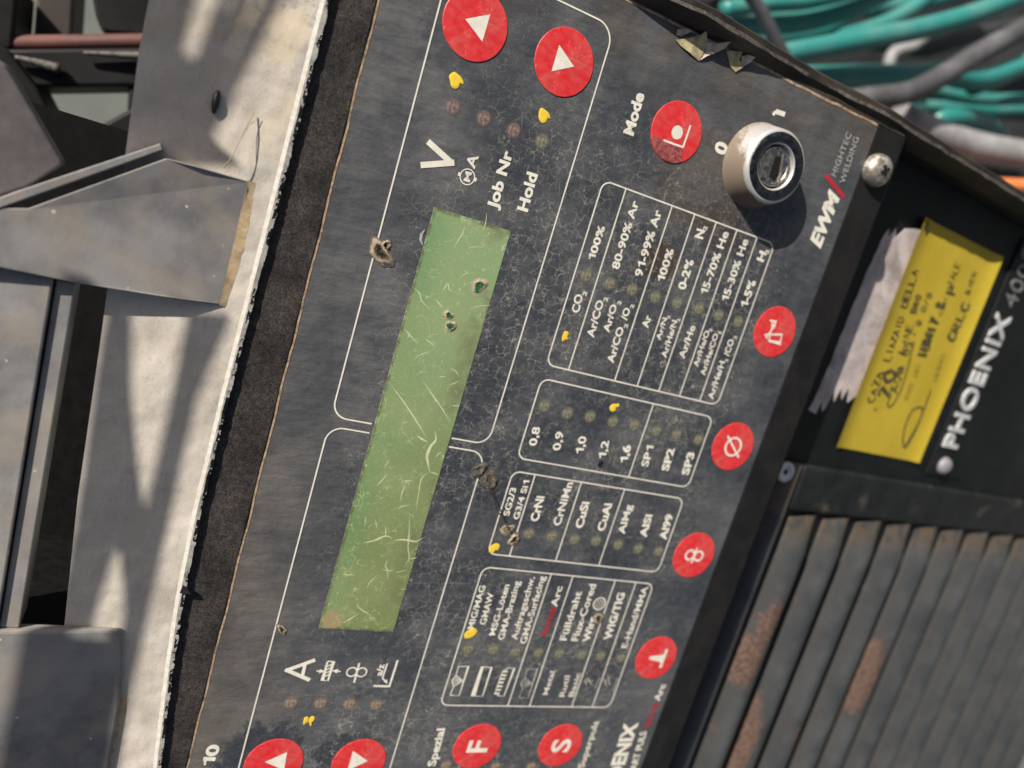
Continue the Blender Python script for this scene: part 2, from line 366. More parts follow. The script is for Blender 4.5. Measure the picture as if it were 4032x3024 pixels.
def f_burn(G):
    n = G.noise(1.1, 4, .65); f = G.noise(3.2, 3, .6)
    r = G.m('ADD', G.attr('across'), G.m('MULTIPLY', G.m('SUBTRACT', n, .5), .55))
    col = G.mix(G.ramp(r, .30, .46), (.012, .010, .008), (.085, .062, .040))
    col = G.mix(G.ramp(r, .50, .66), col, (.33, .275, .19))
    col = G.mix(G.ramp(r, .78, .98), col, G.mix(G.attr('pale'), (.090, .080, .068), (.30, .30, .17)))
    col = G.mix(G.ramp(f, .56, .72, 0, .6), col, (.40, .34, .24))
    G.out(col, .7, 0, G.bump(f, .35, .0003), .3)
M['burn'] = mat('burnt foil', f_burn)
M['burn_dark'] = simple('charred foil', (.075, .062, .05), .7, .7, 1.4, bump=.5)
def f_hose(c, r=.33, dustc=(.35, .36, .34), amt=.35):
    def f(G):
        n = G.noise(.03, 5, .6); G.out(G.mix(G.ramp(n, .45, .75, 0, amt), c, dustc), r, 0, G.bump(G.noise(.5, 3), .1, .0005), .5)
    return f
M['teal'] = mat('teal hose', f_hose((.024, .185, .168), .36, (.30, .33, .31), .22))
M['hose_grey'] = mat('grey cable', f_hose((.050, .050, .054), .5, (.20, .20, .21), .6))
M['hose_pale'] = mat('pale grey cable', f_hose((.20, .195, .20), .5, (.42, .42, .42), .7))
M['hose_black'] = mat('black cable', f_hose((.020, .021, .023), .5, (.06, .06, .06), .6))
M['orange'] = mat('orange cable', f_hose((.70, .20, .06), .4, (.5, .2, .1), .3))
M['concrete'] = simple('pale concrete', (.075, .082, .073), .85, .22, .01)
M['mat'] = simple('dark rubber mat', (.022, .022, .024), .7, .5, .02)
M['beam'] = simple('dark steel', (.012, .0115, .0115), .6, .4, .03, spec=.2)
M['beam_brown'] = simple('dark brown timber', (.040, .029, .025), .7, .3, .03)
M['pipe_red'] = simple('red brown pipe', (.095, .034, .026), .6, .35, .03)
M['sheet'] = simple('purple grey sheet', (.100, .088, .088), .45, .25, .06, dirt=.62, dirtc=(.22, .13, .08))
M['knob'] = simple('black knob', (.02, .02, .022), .45, .3)

# ------------------------------------------------------------------ mesh helpers
def link(name, verts, faces, m, parent=None, origin=(0, 0, 0), smooth=False, kind=None, bevel=0, seg=2, across=None):
    o3 = Vector(origin)
    me = bpy.data.meshes.new(name)
    me.from_pydata([tuple((Vector(p) - o3) * S) for p in verts], [], faces)
    if across is not None:
        at_ = me.attributes.new('across', 'FLOAT', 'POINT')
        for i_, a_ in enumerate(across): at_.data[i_].value = a_
    me.update()
    if bevel:
        bm = bmesh.new(); bm.from_mesh(me)
        bmesh.ops.recalc_face_normals(bm, faces=bm.faces)
        ed = [e for e in bm.edges if len(e.link_faces) == 2 and e.calc_face_angle(0) > .5]
        bmesh.ops.bevel(bm, geom=ed, offset=bevel * S, segments=seg, profile=.5, affect='EDGES', clamp_overlap=True)
        bm.to_mesh(me); bm.free()
    if smooth:
        for p in me.polygons: p.use_smooth = True
    me.materials.append(m)
    return link_mesh(name, me, parent, o3, kind)
def link_mesh(name, me, parent, o3, kind=None):
    o = bpy.data.objects.new(name, me); COL.objects.link(o)
    if parent is None: o.matrix_world = FR @ Matrix.Translation(Vector(o3) * S)
    else:
        o.parent = parent; o.location = (Vector(o3) - Vector(parent['_o'])) * S
    o['_o'] = tuple(o3)
    if kind: o['kind'] = kind
    return o
def empty(name, loc, label, cat, group=None):
    o = bpy.data.objects.new(name, None); COL.objects.link(o); o.empty_display_size = .01
    o.matrix_world = FR @ Matrix.Translation(Vector(loc) * S); o['_o'] = tuple(loc)
    return tag(o, label, cat, group)
def tag(o, label, cat, group=None):
    o['label'] = label; o['category'] = cat
    if group: o['group'] = group
    return o
def prism(poly, n0, n1):
    """closed slab: poly of (u,v); n0, n1 numbers or functions of (u, v)"""
    g = lambda q, p: q(p[0], p[1]) if callable(q) else q
    k = len(poly)
    ar = sum(poly[i][0] * poly[(i + 1) % k][1] - poly[(i + 1) % k][0] * poly[i][1] for i in range(k))
    if ar < 0: poly = poly[::-1]
    v = [(p[0], p[1], g(n0, p)) for p in poly] + [(p[0], p[1], g(n1, p)) for p in poly]
    f = [list(range(k))[::-1], list(range(k, 2 * k))] + [[i, (i + 1) % k, k + (i + 1) % k, k + i] for i in range(k)]
    return v, f
def sheet(poly, n): 
    g = (lambda p: n(p[0], p[1])) if callable(n) else (lambda p: n)
    return [(p[0], p[1], g(p)) for p in poly], [list(range(len(poly)))]
def merge(*parts):
    V, F = [], []
    for v, f in parts:
        b = len(V); V += list(v); F += [[i + b for i in q] for q in f]
    return V, F
def lathe(c, prof, seg=48, axis='n'):
    """profile of (radius, height) turned round the n axis at c"""
    V, F = [], []
    for r, h in prof:
        for i in range(seg):
            a = 2 * math.pi * i / seg; V.append((c[0] + r * math.cos(a), c[1] + r * math.sin(a), c[2] + h))
    for j in range(len(prof) - 1):
        for i in range(seg):
            F.append([j * seg + i, j * seg + (i + 1) % seg, (j + 1) * seg + (i + 1) % seg, (j + 1) * seg + i])
    if prof[-1][0] > 1e-6: F.append([(len(prof) - 1) * seg + i for i in range(seg)])
    return V, F
def ribbon(pts, wd, n=.05, taper=False, height=None):
    """flat stroke along (u, v) points"""
    P = [Vector((p[0], p[1])) for p in pts]; V = []; k = len(P)
    for i in range(k):
        a = P[max(i - 1, 0)]; b = P[min(i + 1, k - 1)]; d = (b - a)
        if d.length < 1e-9: d = Vector((1, 0))
        d.normalize(); q = Vector((-d.y, d.x))
        if 0 < i < k - 1:
            d1 = (P[i] - P[i - 1]).normalized(); c = max(.45, abs(d1.dot(d))); mt = 1 / c
        else: mt = 1
        h = wd / 2 * mt
        if taper: h *= max(.12, math.sin(math.pi * (i + .3) / (k - .4)))
        nn = n(P[i].x, P[i].y) if callable(n) else n
        V += [(*(P[i] + q * h), nn), (*(P[i] - q * h), nn)]
    return V, [[2 * i, 2 * i + 1, 2 * i + 3, 2 * i + 2] for i in range(k - 1)]
def strokes(pts, wd, n=.05):
    out = []
    for i in range(len(pts) - 1):
        a, b = Vector(pts[i]), Vector(pts[i + 1]); d = (b - a).normalized() * wd * .5
        out.append(ribbon([a - (d if i else d * 0), b + (d * .6 if i < len(pts) - 2 else d * 0)], wd, n + .004 * i))
    return merge(*out)
def arc(c, r, a0, a1, k=24, ry=None):
    ry = ry or r
    return [(c[0] + r * math.cos(a0 + (a1 - a0) * i / k), c[1] + ry * math.sin(a0 + (a1 - a0) * i / k)) for i in range(k + 1)]
def rrect(u0, v0, u1, v1, r, k=6):
    P = []
    for cx, cy, a in ((u1 - r, v1 - r, 0), (u0 + r, v1 - r, 90), (u0 + r, v0 + r, 180), (u1 - r, v0 + r, 270)):
        P += arc((cx, cy), r, math.radians(a), math.radians(a + 90), k)
    return P + [P[0]]
def disc(c, r, n, seg=40, ry=None):
    return sheet([(c[0] + r * math.cos(2 * math.pi * i / seg), c[1] + (ry or r) * math.sin(2 * math.pi * i / seg)) for i in range(seg)], n)
def catmull(pts, k=10):
    P = [Vector(p) for p in pts]; P = [P[0] * 2 - P[1]] + P + [P[-1] * 2 - P[-2]]; out = []
    for i in range(1, len(P) - 2):
        for j in range(k):
            t = j / k; a, b, c, d = P[i - 1:i + 3]
            out.append(.5 * ((2 * b) + (c - a) * t + (2 * a - 5 * b + 4 * c - d) * t * t + (3 * b - a - 3 * c + d) * t ** 3))
    return out + [P[-2]]
def tube(pts, r, seg=16):
    V, F = [], []; k = len(pts); up = Vector((0.2, 0.3, 1)).normalized()
    for i, p in enumerate(pts):
        d = (pts[min(i + 1, k - 1)] - pts[max(i - 1, 0)]).normalized()
        x = d.cross(up).normalized(); y = x.cross(d).normalized(); rr = r(i / (k - 1)) if callable(r) else r
        for j in range(seg):
            a = 2 * math.pi * j / seg; V.append(p + x * (rr * math.cos(a)) + y * (rr * math.sin(a)))
    for i in range(k - 1):
        for j in range(seg):
            F.append([i * seg + j, i * seg + (j + 1) % seg, (i + 1) * seg + (j + 1) % seg, (i + 1) * seg + j])
    F += [list(range(seg))[::-1], list(range((k - 1) * seg, k * seg))]
    return V, F

# ------------------------------------------------------------------ lettering
_fc = {}
def glyphs(txt, bold, space):
    key = (txt, bold, space)
    if key not in _fc:
        c = bpy.data.curves.new('t', 'FONT'); c.body = txt; c.size = 1.0; c.offset = bold; c.space_character = space
        c.resolution_u = 4; c.fill_mode = 'FRONT'
        o = bpy.data.objects.new('t', c); COL.objects.link(o)
        dg = bpy.context.evaluated_depsgraph_get(); me = o.evaluated_get(dg).to_mesh()
        V = [tuple(v.co) for v in me.vertices]; F = [list(p.vertices) for p in me.polygons]
        o.evaluated_get(dg).to_mesh_clear(); bpy.data.objects.remove(o); bpy.data.curves.remove(c)
        _fc[key] = (V, F)
    return _fc[key]
CAP = 0.727
def pen(txt, bold, space):
    return max(v[0] for v in glyphs(txt + 'I', bold, space)[0])
def word(txt, bold, space):
    if '1' not in txt: return glyphs(txt, bold, space)
    V, F = [], []
    for i, ch in enumerate(txt):
        if ch == ' ': continue
        x = pen(txt[:i], bold, space) - pen('', bold, space); b = len(V)
        if ch == '1':                                    # with a clear flag, as in the panel's type
            w_ = .13 + bold; x0 = x + .30
            q = [(x0, 0), (x0 + w_, 0), (x0 + w_, CAP), (x0 + .02, CAP), (x0 - .05, CAP - .10), (x0 - .20, CAP - .155), (x0 - .20, CAP - .27), (x0, CAP - .235)]
            V += [(p[0], p[1], 0) for p in q]; F.append([b + k for k in range(8)])
        else:
            v, f = glyphs(ch, bold, space); V += [(p[0] + x, p[1], 0) for p in v]; F += [[k + b for k in t] for t in f]
    return V, F
def letters(txt, a, b, top, bold=.030, space=1.02, shear=0.0, depth=0.0, cap=CAP):
    """text from a to b (left and right end of its base line); top = top of a capital above a"""
    V, F = word(txt, bold, space)
    xs = [v[0] for v in V]; x0, x1 = min(xs), max(xs)
    e = (b - a); t = (top - a); eu = e.normalized(); t = t - eu * t.dot(eu) * 1.0
    out = []
    for v in V:
        y = v[1] / cap; q = a + e * ((v[0] - x0) / (x1 - x0)) + t * y + eu * (shear * t.length * y)
        out.append((q.x, q.y, q.z + depth))
    return out, F
PN = .06                                               # printing lies this far above the foil

# ------------------------------------------------------------------ ground and surroundings
def world_obj(name, verts, faces, m, kind=None):
    me = bpy.data.meshes.new(name); me.from_pydata(verts, [], faces); me.update(); me.materials.append(m)
    o = bpy.data.objects.new(name, me); COL.objects.link(o)
    if kind: o['kind'] = kind
    return o
g = 60
world_obj('ground', [(-g, -g, 0), (g, -g, 0), (g, g, 0), (-g, g, 0)], [[0, 1, 2, 3]], M['concrete'], 'structure')

# ------------------------------------------------------------------ welding machine
mach = empty('welding_machine', (0, -60, -40), 'black welding machine with a cracked dusty control panel, red buttons and green display', 'welding machine')

# bezel: a frame ring round the foil, foil laid in it
FU0, FU1, FV0, FV1 = -106.0, 104.5, -119.4, 11.6
def rect(u0, v0, u1, v1): return [(u0, v0), (u1, v0), (u1, v1), (u0, v1)]
ring = merge(prism(rect(-125, FV1, 104.5, 30), -6, 0), prism(rect(-125, -130.3, 104.5, FV0), -12, 0), prism(rect(-125, FV0, FU0, FV1), -6, 0))
link('bezel', *ring, M['bezel'], mach, bevel=0.5)
# foil as a fine sheet with a gentle waviness
nu, nv = 60, 40; V, F = [], []
for j in range(nv + 1):
    for i in range(nu + 1):
        u = FU0 + (FU1 - FU0) * i / nu; v = FV0 + (FV1 - FV0) * j / nv
        V.append((u, v, -.03))
for j in range(nv):
    for i in range(nu): a = j * (nu + 1) + i; F.append([a, a + 1, a + nu + 2, a + nu + 1])
k = len(V); V += [(FU0, FV0, -1), (FU1, FV0, -1), (FU1, FV1, -1), (FU0, FV1, -1)]; F.append([k + 3, k + 2, k + 1, k])
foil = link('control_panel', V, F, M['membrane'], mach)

def pr(name, geo, m='print', parent=None, **k): return link(name, *geo, M[m], parent or foil, **k)

# tan dust lines caught in the joints
P = [(u, 11.6 + .10 * math.sin(u * .3) + random.uniform(-.07, .07), .03) for u in np.linspace(-106, 104, 90)]
pr('dust_line', ribbon([(p[0], p[1]) for p in P], .42, .05), 'tan')
P = [(104.1 + random.uniform(-.15, .15), v) for v in np.linspace(-119, 11, 70)]
pr('dust_line', ribbon(P, .55, .05), 'tan')

# frames and table rules
LW = .34
def rule(name, pts, wdt=LW, m='print'): return pr(name, ribbon(pts, wdt, PN), m)
# display frames: broken where the display sits on them
def vv(z, p): return Z(z, p).y
rr = 4.2
def halfframe(u0, u1, sgn):
    # open on the side of the display
    inner, outer = (u0, u1)
    top = [(inner, -9.2)] + arc((inner + sgn * 3.5, -3.5), 3.5, math.pi if sgn > 0 else 0, math.pi / 2, 8) + \
          [(outer - sgn * rr, 0)] + arc((outer - sgn * rr, -rr), rr, math.pi / 2, 0 if sgn > 0 else math.pi, 8)
    bot = arc((outer - sgn * rr, -38.1 + rr), rr, 0 if sgn > 0 else math.pi, -math.pi / 2 if sgn > 0 else 1.5 * math.pi, 8) + \
          arc((inner + sgn * 3.5, -38.1 + 3.5), 3.5, -math.pi / 2 if sgn > 0 else 1.5 * math.pi, -math.pi if sgn > 0 else 2 * math.pi, 8) + [(inner, -28.6)]
    return top + bot
rule('frame_line', halfframe(0.0, 97.8, 1)); rule('frame_line', halfframe(-2.2, -100.0, -1))
def table(u0, u1, dividers):
    rule('table_frame', rrect(u0, -100.0, u1, -46.65, 2.2))
    for v in dividers: rule('table_rule', [(u0 + LW / 2, v), (u1 - LW / 2, v)])
table(22.1, 66.8, [vv('ZA', q) for q in ((805, 208), (1205, 366), (1403, 433), (1590, 503), (1770, 572), (1945, 638))])
table(-2.06, 18.63, [vv('ZC', (1315, 552))])
table(-28.0, -5.5, [vv('ZC', q) for q in ((402, 1130), (757, 1178), (1088, 1225))])
table(-71.74, -31.7, [vv('ZD', q) for q in ((775, 640), (947, 650), (1282, 670), (1445, 680))])

# printed words: zoom, text, start, end, top of capital, boldness
TXT = [
 ('Z1', 'A', (655, 533), (699, 406), (562, 506), .03), ('Z1', 'M', (612, 660), (634, 566), (548, 643), .02),
 ('Z1', 'Job Nr', (872, 928), (1027, 372), (775, 893), .03), ('Z1', 'Hold', (1167, 948), (1268, 582), (1068, 912), .03),
 ('Z2', 'Mode', (1888, 882), (1962, 612), (1826, 855), .035),
 ('Z3', '0', (270, 1012), (296, 938), (196, 985), .035), 
 ('ZA', '100%', (530, 832), (624, 540), (472, 812), .035), ('ZA', '80-90% Ar', (740, 912), (918, 322), (678, 890), .03),
 ('ZA', '91-99% Ar', (942, 975), (1118, 402), (878, 952), .03), ('ZA', '100%', (1135, 1020), (1224, 738), (1075, 1000), .03),
 ('ZA', '0-2%', (1318, 1090), (1397, 832), (1255, 1068), .03), ('ZA', 'N', (1470, 647), (1493, 568), (1402, 625), .035),
 ('ZA', '2', (1507, 568), (1516, 540), (1480, 558), .03), 
 ('ZB', '15-70% He', (1510, 246), (1702, -295), (1450, 226), .03), ('ZB', '15-30% He', (1692, 305), (1872, -230), (1635, 286), .03),
 ('ZB', '1-5%', (1860, 358), (1937, 128), (1800, 340), .03), ('ZA', 'H', (1998, 847), (2030, 765), (1940, 825), .035),
 ('ZA', '2', (2045, 775), (2055, 745), (2020, 766), .03),
 ('ZB', 'CO', (395, 405), (430, 245), (330, 385), .035), ('ZB', '2', (457, 256), (469, 224), (428, 246), .03),
 ('ZB', 'Ar/CO', (522, 620), (613, 300), (462, 598), .035), ('ZB', '2', (640, 305), (650, 274), (612, 296), .03),
 ('ZB', 'Ar/O', (656, 575), (728, 335), (604, 555), .035), ('ZB', '2', (757, 335), (768, 306), (730, 326), .03),
 ('ZB', 'Ar/CO', (695, 842), (788, 532), (640, 818), .035), ('ZB', '2', (815, 535), (825, 503), (790, 526), .03),
 ('ZB', '/O', (812, 470), (845, 366), (758, 450), .035), ('ZB', '2', (868, 365), (880, 336), (842, 357), .03),
 ('ZB', 'Ar', (995, 537), (1028, 430), (940, 517), .035),
 ('ZB', 'Ar/N', (1103, 642), (1165, 450), (1065, 627), .028), ('ZB', '2', (1184, 456), (1193, 432), (1163, 449), .02),
 ('ZB', 'Ar/He/N', (1155, 795), (1254, 473), (1110, 778), .028), ('ZB', '2', (1272, 480), (1280, 456), (1250, 473), .02),
 ('ZB', 'Ar/He', (1312, 805), (1412, 520), (1262, 783), .03),
 ('ZB', 'Ar/He/O', (1430, 874), (1535, 563), (1390, 857), .028), ('ZB', '2', (1550, 570), (1558, 546), (1528, 563), .02),
 ('ZB', 'Ar/He/CO', (1490, 950), (1612, 588), (1450, 932), .028), ('ZB', '2', (1632, 592), (1640, 566), (1610, 585), .02),
 ('ZB', 'Ar/He/H', (1562, 1157), (1668, 828), (1518, 1137), .028), ('ZB', '2', (1690, 832), (1698, 808), (1668, 825), .02),
 ('ZB', '/CO', (1702, 782), (1748, 638), (1655, 764), .028), ('ZB', '2', (1765, 632), (1773, 606), (1743, 624), .02),
 ('ZC', '0,8', (507, 597), (540, 453), (450, 585), .03), ('ZC', '0,9', (690, 632), (721, 489), (632, 620), .03),
 ('ZC', '1,0', (868, 655), (896, 524), (810, 643), .03), ('ZC', '1,2', (1040, 692), (1070, 557), (985, 679), .03),
 ('ZC', '1,6', (1208, 724), (1237, 590), (1152, 711), .03), ('ZC', 'SP1', (1364, 757), (1413, 598), (1312, 746), .03),
 ('ZC', 'SP2', (1522, 789), (1573, 618), (1470, 777), .03), ('ZC', 'SP3', (1677, 820), (1727, 648), (1625, 805), .03),
 ('ZC', 'SG2/3', (300, 1134), (357, 920), (255, 1123), .03), ('ZC', 'G3/4 Si1', (373, 1162), (458, 863), (330, 1150), .03),
 ('ZC', 'CrNi', (522, 1177), (573, 983), (462, 1163), .03), ('ZC', 'CrNiMn', (692, 1210), (792, 878), (637, 1196), .03),
 ('ZC', 'CuSi', (864, 1229), (917, 1026), (808, 1216), .03), ('ZC', 'CuAl', (1031, 1251), (1092, 1040), (976, 1237), .03),
 ('ZC', 'AlMg', (1186, 1273), (1247, 1050), (1136, 1261), .03), ('ZC', 'AlSi', (1352, 1300), (1402, 1124), (1300, 1288), .03),
 ('ZC', 'Al99', (1504, 1318), (1561, 1123), (1453, 1304), .03),
 ('ZD', 'MIG/MAG', (328, 557), (427, 213), (280, 551), .026), ('ZD', 'GMAW', (425, 522), (493, 270), (376, 514), .026),
 ('ZD', 'MSG-Löten', (498, 607), (617, 205), (452, 598), .026), ('ZD', 'GMA-Brazing', (570, 642), (700, 178), (522, 632), .026),
 ('ZD', 'Auftragsschw.', (675, 642), (817, 145), (626, 632), .022), ('ZD', 'GMA-Surfacing', (745, 672), (900, 138), (697, 660), .022),
 ('ZD', 'Arc', (990, 382), (1037, 220), (940, 368), .026),
 ('ZD', 'Fülldraht', (1065, 647), (1190, 260), (1013, 636), .026), ('ZD', 'Flux-Cored', (1155, 652), (1303, 203), (1103, 640), .026),
 ('ZD', 'Wire', (1246, 657), (1302, 455), (1194, 645), .026), ('ZD', 'WIG/TIG', (1416, 642), (1532, 270), (1361, 630), .028),
 ('ZD', 'E-Hand/MMA', (1546, 707), (1716, 222), (1500, 696), .020), ('ZD', 'Metal', (917, 1077), (977, 892), (878, 1069), .015),
 ('ZD', 'Rutil', (1050, 1092), (1096, 925), (1008, 1083), .015), ('ZD', 'Basic', (1122, 1092), (1182, 908), (1082, 1085), .015),
 ('Z8', 'Spezial', (607, 1645), (672, 1400), (556, 1640), .024), ('Z8', 'Superpuls', (1570, 1657), (1670, 1355), (1532, 1648), .018),
 ('Z8', 'PHOENIX', (1752, 1880), (1922, 1362), (1672, 1862), .035), ('Z8', 'SMART PULS', (1890, 1735), (1978, 1420), (1852, 1726), .018),
 ('Z8', 'Arc', (2060, 1225), (2103, 1118), (2022, 1216), .02),
 ('ZF', '10', (1383, 1642), (1427, 1508), (1306, 1634), .03),
 ('ZE', 'a/z', (1482, 642), (1510, 528), (1420, 632), .03),
]
def zs_(z, *pts): return [Z(z, p).xy for p in pts]
for z, t, a, b, c, bo in TXT:
    A, B, C = Z(z, a), Z(z, b), Z(z, c)
    if t == '2':                                       # index figures: small but open
        e_ = B - A; A, B, C = A - e_ * .12, B + e_ * .12, C + (C - A) * .12
    pr('printed_word', letters(t, A, B, C, bo + (.010 if (C - A).length > 2.3 else -.002), depth=PN), 'print')
for z, t, a, b, c, bo in [('ZD', 'force', (908, 614), (984, 382), (860, 602), .026), ('Z8', 'force', (1997, 1394), (2054, 1233), (1957, 1385), .02)]:
    pr('printed_word', letters(t, Z(z, a), Z(z, b), Z(z, c), bo, depth=PN), 'red_print')
q_ = zs_('Z3', (583, 745), (602, 722), (662, 742), (660, 712), (668, 765), (650, 770))
pr('printed_word', merge(ribbon([q_[1], q_[2]], 1.15, PN), ribbon([q_[0], q_[1]], .8, PN + .006)))
# maker's mark
a, b, c = Z('Z3', (888, 1610)), Z('Z3', (1012, 1285)), Z('Z3', (815, 1578))
pr('maker_mark', letters('EWM', a, b, c, .05, .95, shear=.28, depth=PN))
pr('maker_stripe', merge(ribbon([Z('Z3', (925, 1135)).xy, Z('Z3', (1045, 1278)).xy], 1.1, PN), ribbon([Z('Z3', (962, 1135)).xy, Z('Z3', (1003, 1180)).xy], .0, PN)), 'red_print')
pr('printed_word', letters('HIGHTEC', Z('Z3', (990, 1146)), Z('Z3', (1094, 868)), Z('Z3', (957, 1131)), .006, 1.05, depth=PN), 'print_dim')
pr('printed_word', letters('WELDING', Z('Z3', (1047, 1190)), Z('Z3', (1142, 893)), Z('Z3', (1014, 1174)), .006, 1.05, depth=PN), 'print_dim')

# printed signs
def zs(z, *pts): return [Z(z, p).xy for p in pts]
pr('volt_sign', strokes(zs('Z1', (207, 262), (436, 470), (137, 492)), 1.25, PN))
pr('ampere_sign', merge(strokes(zs('ZE', (838, 486), (565, 586), (786, 682)), .95, PN), ribbon(zs('ZE', (742, 522), (712, 648)), .8, PN + .01)))
c = Z('Z1', (590, 606))
pr('motor_sign', merge(ribbon(arc(c, 1.62, 0, 2 * math.pi, 36), .24, PN), prism(rect(c.x - .38, c.y + 1.7, c.x + .38, c.y + 2.15), PN - .02, PN + .004), prism(rect(c.x - .38, c.y - 2.15, c.x + .38, c.y - 1.7), PN - .02, PN + .004)))
q = zs('ZE', (958, 500), (1016, 503), (962, 688), (907, 684))
geo = [ribbon(q + [q[0]], .4, PN)]
for t in (.1, .28, .46, .64):
    A = Vector(q[0]).lerp(Vector(q[3]), t + .2); B = Vector(q[1]).lerp(Vector(q[2]), t); geo.append(ribbon([A, B], .3, PN + .004))
for tip, base in (((930, 598), (850, 592)), ((1003, 590), (1084, 598))):
    A, B = Vector(zs('ZE', tip)[0]), Vector(zs('ZE', base)[0]); d = (A - B); s_ = Vector((-d.y, d.x)) * .30
    m_ = A - d * .65
    geo += [ribbon([B, A], .35, PN), sheet([tuple(A), tuple(m_ + s_), tuple(m_ - s_)], PN + .004)]
pr('thickness_sign', merge(*geo))
geo = [ribbon(arc(Z('ZE', p), 1.22, 0, 2 * math.pi, 30), .36, PN) for p in ((1192, 603), (1288, 606))] + [ribbon(zs('ZE', (1265, 518), (1214, 706)), .5, PN + .004)]
pr('wire_feed_sign', merge(*geo))
geo = [strokes(zs('ZE', (1402, 738), (1556, 742), (1636, 488)), .55, PN), ribbon(zs('ZE', (1536, 520), (1490, 662), (1520, 700)), .42, PN),
       sheet(zs('ZE', (1536, 718), (1505, 698), (1534, 672)), PN + .004)]
pr('seam_sign', merge(*geo))
def outline(z, pts, wd=.3, close=True):
    q = zs(z, *pts); return ribbon(q + ([q[0]] if close else []), wd, PN)
def weld_sign(dx, dy, m):
    o = lambda x, y: (x + dx, y + dy)
    geo = [outline('ZD', [o(212, 853), o(290, 853), o(216, 1085), o(146, 1080), o(172, 1012), o(247, 968), o(192, 922)], .28)]
    A, B = [o(192, 922), o(160, 965), o(172, 1012)], o(247, 968)
    geo.append(outline('ZD', A, .28, False))
    for k in range(7):
        t = k / 6; p = (A[0][0] * (1 - t) ** 2 + 2 * t * (1 - t) * (A[1][0] - 8) + A[2][0] * t * t, A[0][1] * (1 - t) ** 2 + 2 * t * (1 - t) * A[1][1] + A[2][1] * t * t)
        geo.append(outline('ZD', [p, (p[0] + (B[0] - p[0]) * .8, p[1] + (B[1] - p[1]) * .8)], .16, False))
    pr('weld_seam_sign', merge(*geo), m)
weld_sign(0, 0, 'print'); weld_sign(546, 20, 'print_dim')
pr('solder_sign', merge(outline('ZD', [(392, 856), (474, 860), (402, 1090), (316, 1086)], .28), (lambda q: sheet(q, PN - .01))(zs('ZD', (388, 856), (412, 858), (346, 1084), (316, 1084)))))
geo = [outline('ZD', [(600, 866), (654, 868), (572, 1088), (530, 1086), (504, 1058), (514, 1020), (562, 892)], .28)]
for k in range(7):
    x, y = 590 - k * 11, 885 + k * 29; geo.append(outline('ZD', [(x - 30, y + 8), (x + 12, y + 8)], .55, False))
pr('surfacing_sign', merge(*geo))
c = Z('ZD', (1328, 356)); geo = [ribbon(arc(c, 1.8, 0, 2 * math.pi, 30), .38, PN)]
for k in range(8):
    a = k * math.pi / 4; geo.append(disc((c.x + .95 * math.cos(a), c.y + .95 * math.sin(a)), .24, PN, 8))
pr('cored_wire_sign', merge(*geo, disc(c, .26, PN, 8)))
pr('torch_sign', merge(outline('ZD', [(1205, 975), (1280, 965)], .35, False), outline('ZD', [(1232, 945), (1268, 1000)], .35, False), outline('ZD', [(1225, 1000), (1215, 960), (1250, 945)], .3, False), outline('ZD', [(1330, 940), (1292, 1030)], .3, False)), 'print_dim')
pr('electrode_sign', merge(outline('ZD', [(1370, 985), (1420, 940)], .35, False), outline('ZD', [(1365, 950), (1385, 1005)], .35, False), outline('ZD', [(1472, 945), (1436, 1045)], .3, False), outline('ZD', [(1395, 930), (1412, 1000)], .3, False)), 'print_dim')
pr('crescent_mark', ribbon(zs('Z1', (178, 1115), (145, 1160), (138, 1210), (155, 1262)), .7, PN, taper=True), 'print_dim')

# indicator lamps under the foil
def lamp(z, p, m, r=2.05):
    c = Z(z, p)
    V, F = lathe((c.x, c.y, 0), [(r, .03), (r * .85, .06), (r * .6, .10), (r * .3, .13), (0, .14)], 24)
    return link('indicator_light', V, F, M[m], foil, origin=(c.x, c.y, 0), smooth=True)
for p in ((722, 692), (923, 768), (1117, 845)): lamp('Z2', p, 'led_red', 2.25)
lamp('Z2', (1300, 917), 'led_green', 2.15)
for p in ((605, 900), (890, 905), (1170, 910), (1430, 920)): lamp('ZE', p, 'led_tan', 2.2)
for p in ((460, 78), (665, 147), (860, 200), (1062, 265), (1252, 318), (1443, 365), (1615, 425), (1785, 480)): lamp('ZB', p, 'led_green')
for p in ((573, 290), (750, 345), (925, 370), (1100, 410), (1265, 435), (1433, 480), (1588, 508), (1755, 548)): lamp('ZC', p, 'led_green')
for p in ((280, 1245), (455, 1270), (632, 1290), (805, 1315), (970, 1325), (1140, 1355), (1295, 1385), (1450, 1405)): lamp('ZC', p, 'led_green')
for p in ((290, 715), (490, 720), (665, 735), (845, 745), (1012, 750), (1190, 760), (1340, 770), (1500, 785)): lamp('ZD', p, 'led_green')
for p in ((680, 1640), (1000, 1650), (1230, 1650)): lamp('Z8', p, 'led_tan', 1.8)

# yellow paint dabs, each of its own ragged outline
def dab(z, pts, bite=None):
    q = zs(z, *pts); k = len(q)
    cu = sum(p[0] for p in q) / k; cv = sum(p[1] for p in q) / k
    out = catmull([(p[0], p[1], 0) for p in q + [q[0]]], 4)[:-1]
    V = [(p.x, p.y, PN) for p in out]; kk = len(V)
    V += [(cu + (p.x - cu) * .7, cv + (p.y - cv) * .7, PN + .06) for p in out]
    F = [[i, (i + 1) % kk, kk + (i + 1) % kk, kk + i] for i in range(kk)] + [list(range(kk, 2 * kk))]
    pr('paint_dab', (V, F), 'yellow', smooth=False)
dab('Z2', [(735, 465), (752, 478), (775, 500), (790, 530), (786, 548), (772, 535), (760, 565), (738, 575), (712, 560), (704, 525), (697, 492), (718, 470)])
dab('Z2', [(1298, 698), (1320, 712), (1345, 735), (1353, 770), (1340, 765), (1325, 790), (1300, 796), (1280, 770), (1278, 735), (1287, 705)])
dab('ZB', [(268, 562), (300, 565), (306, 590), (296, 605), (302, 632), (275, 640), (250, 650), (250, 610), (258, 590)])
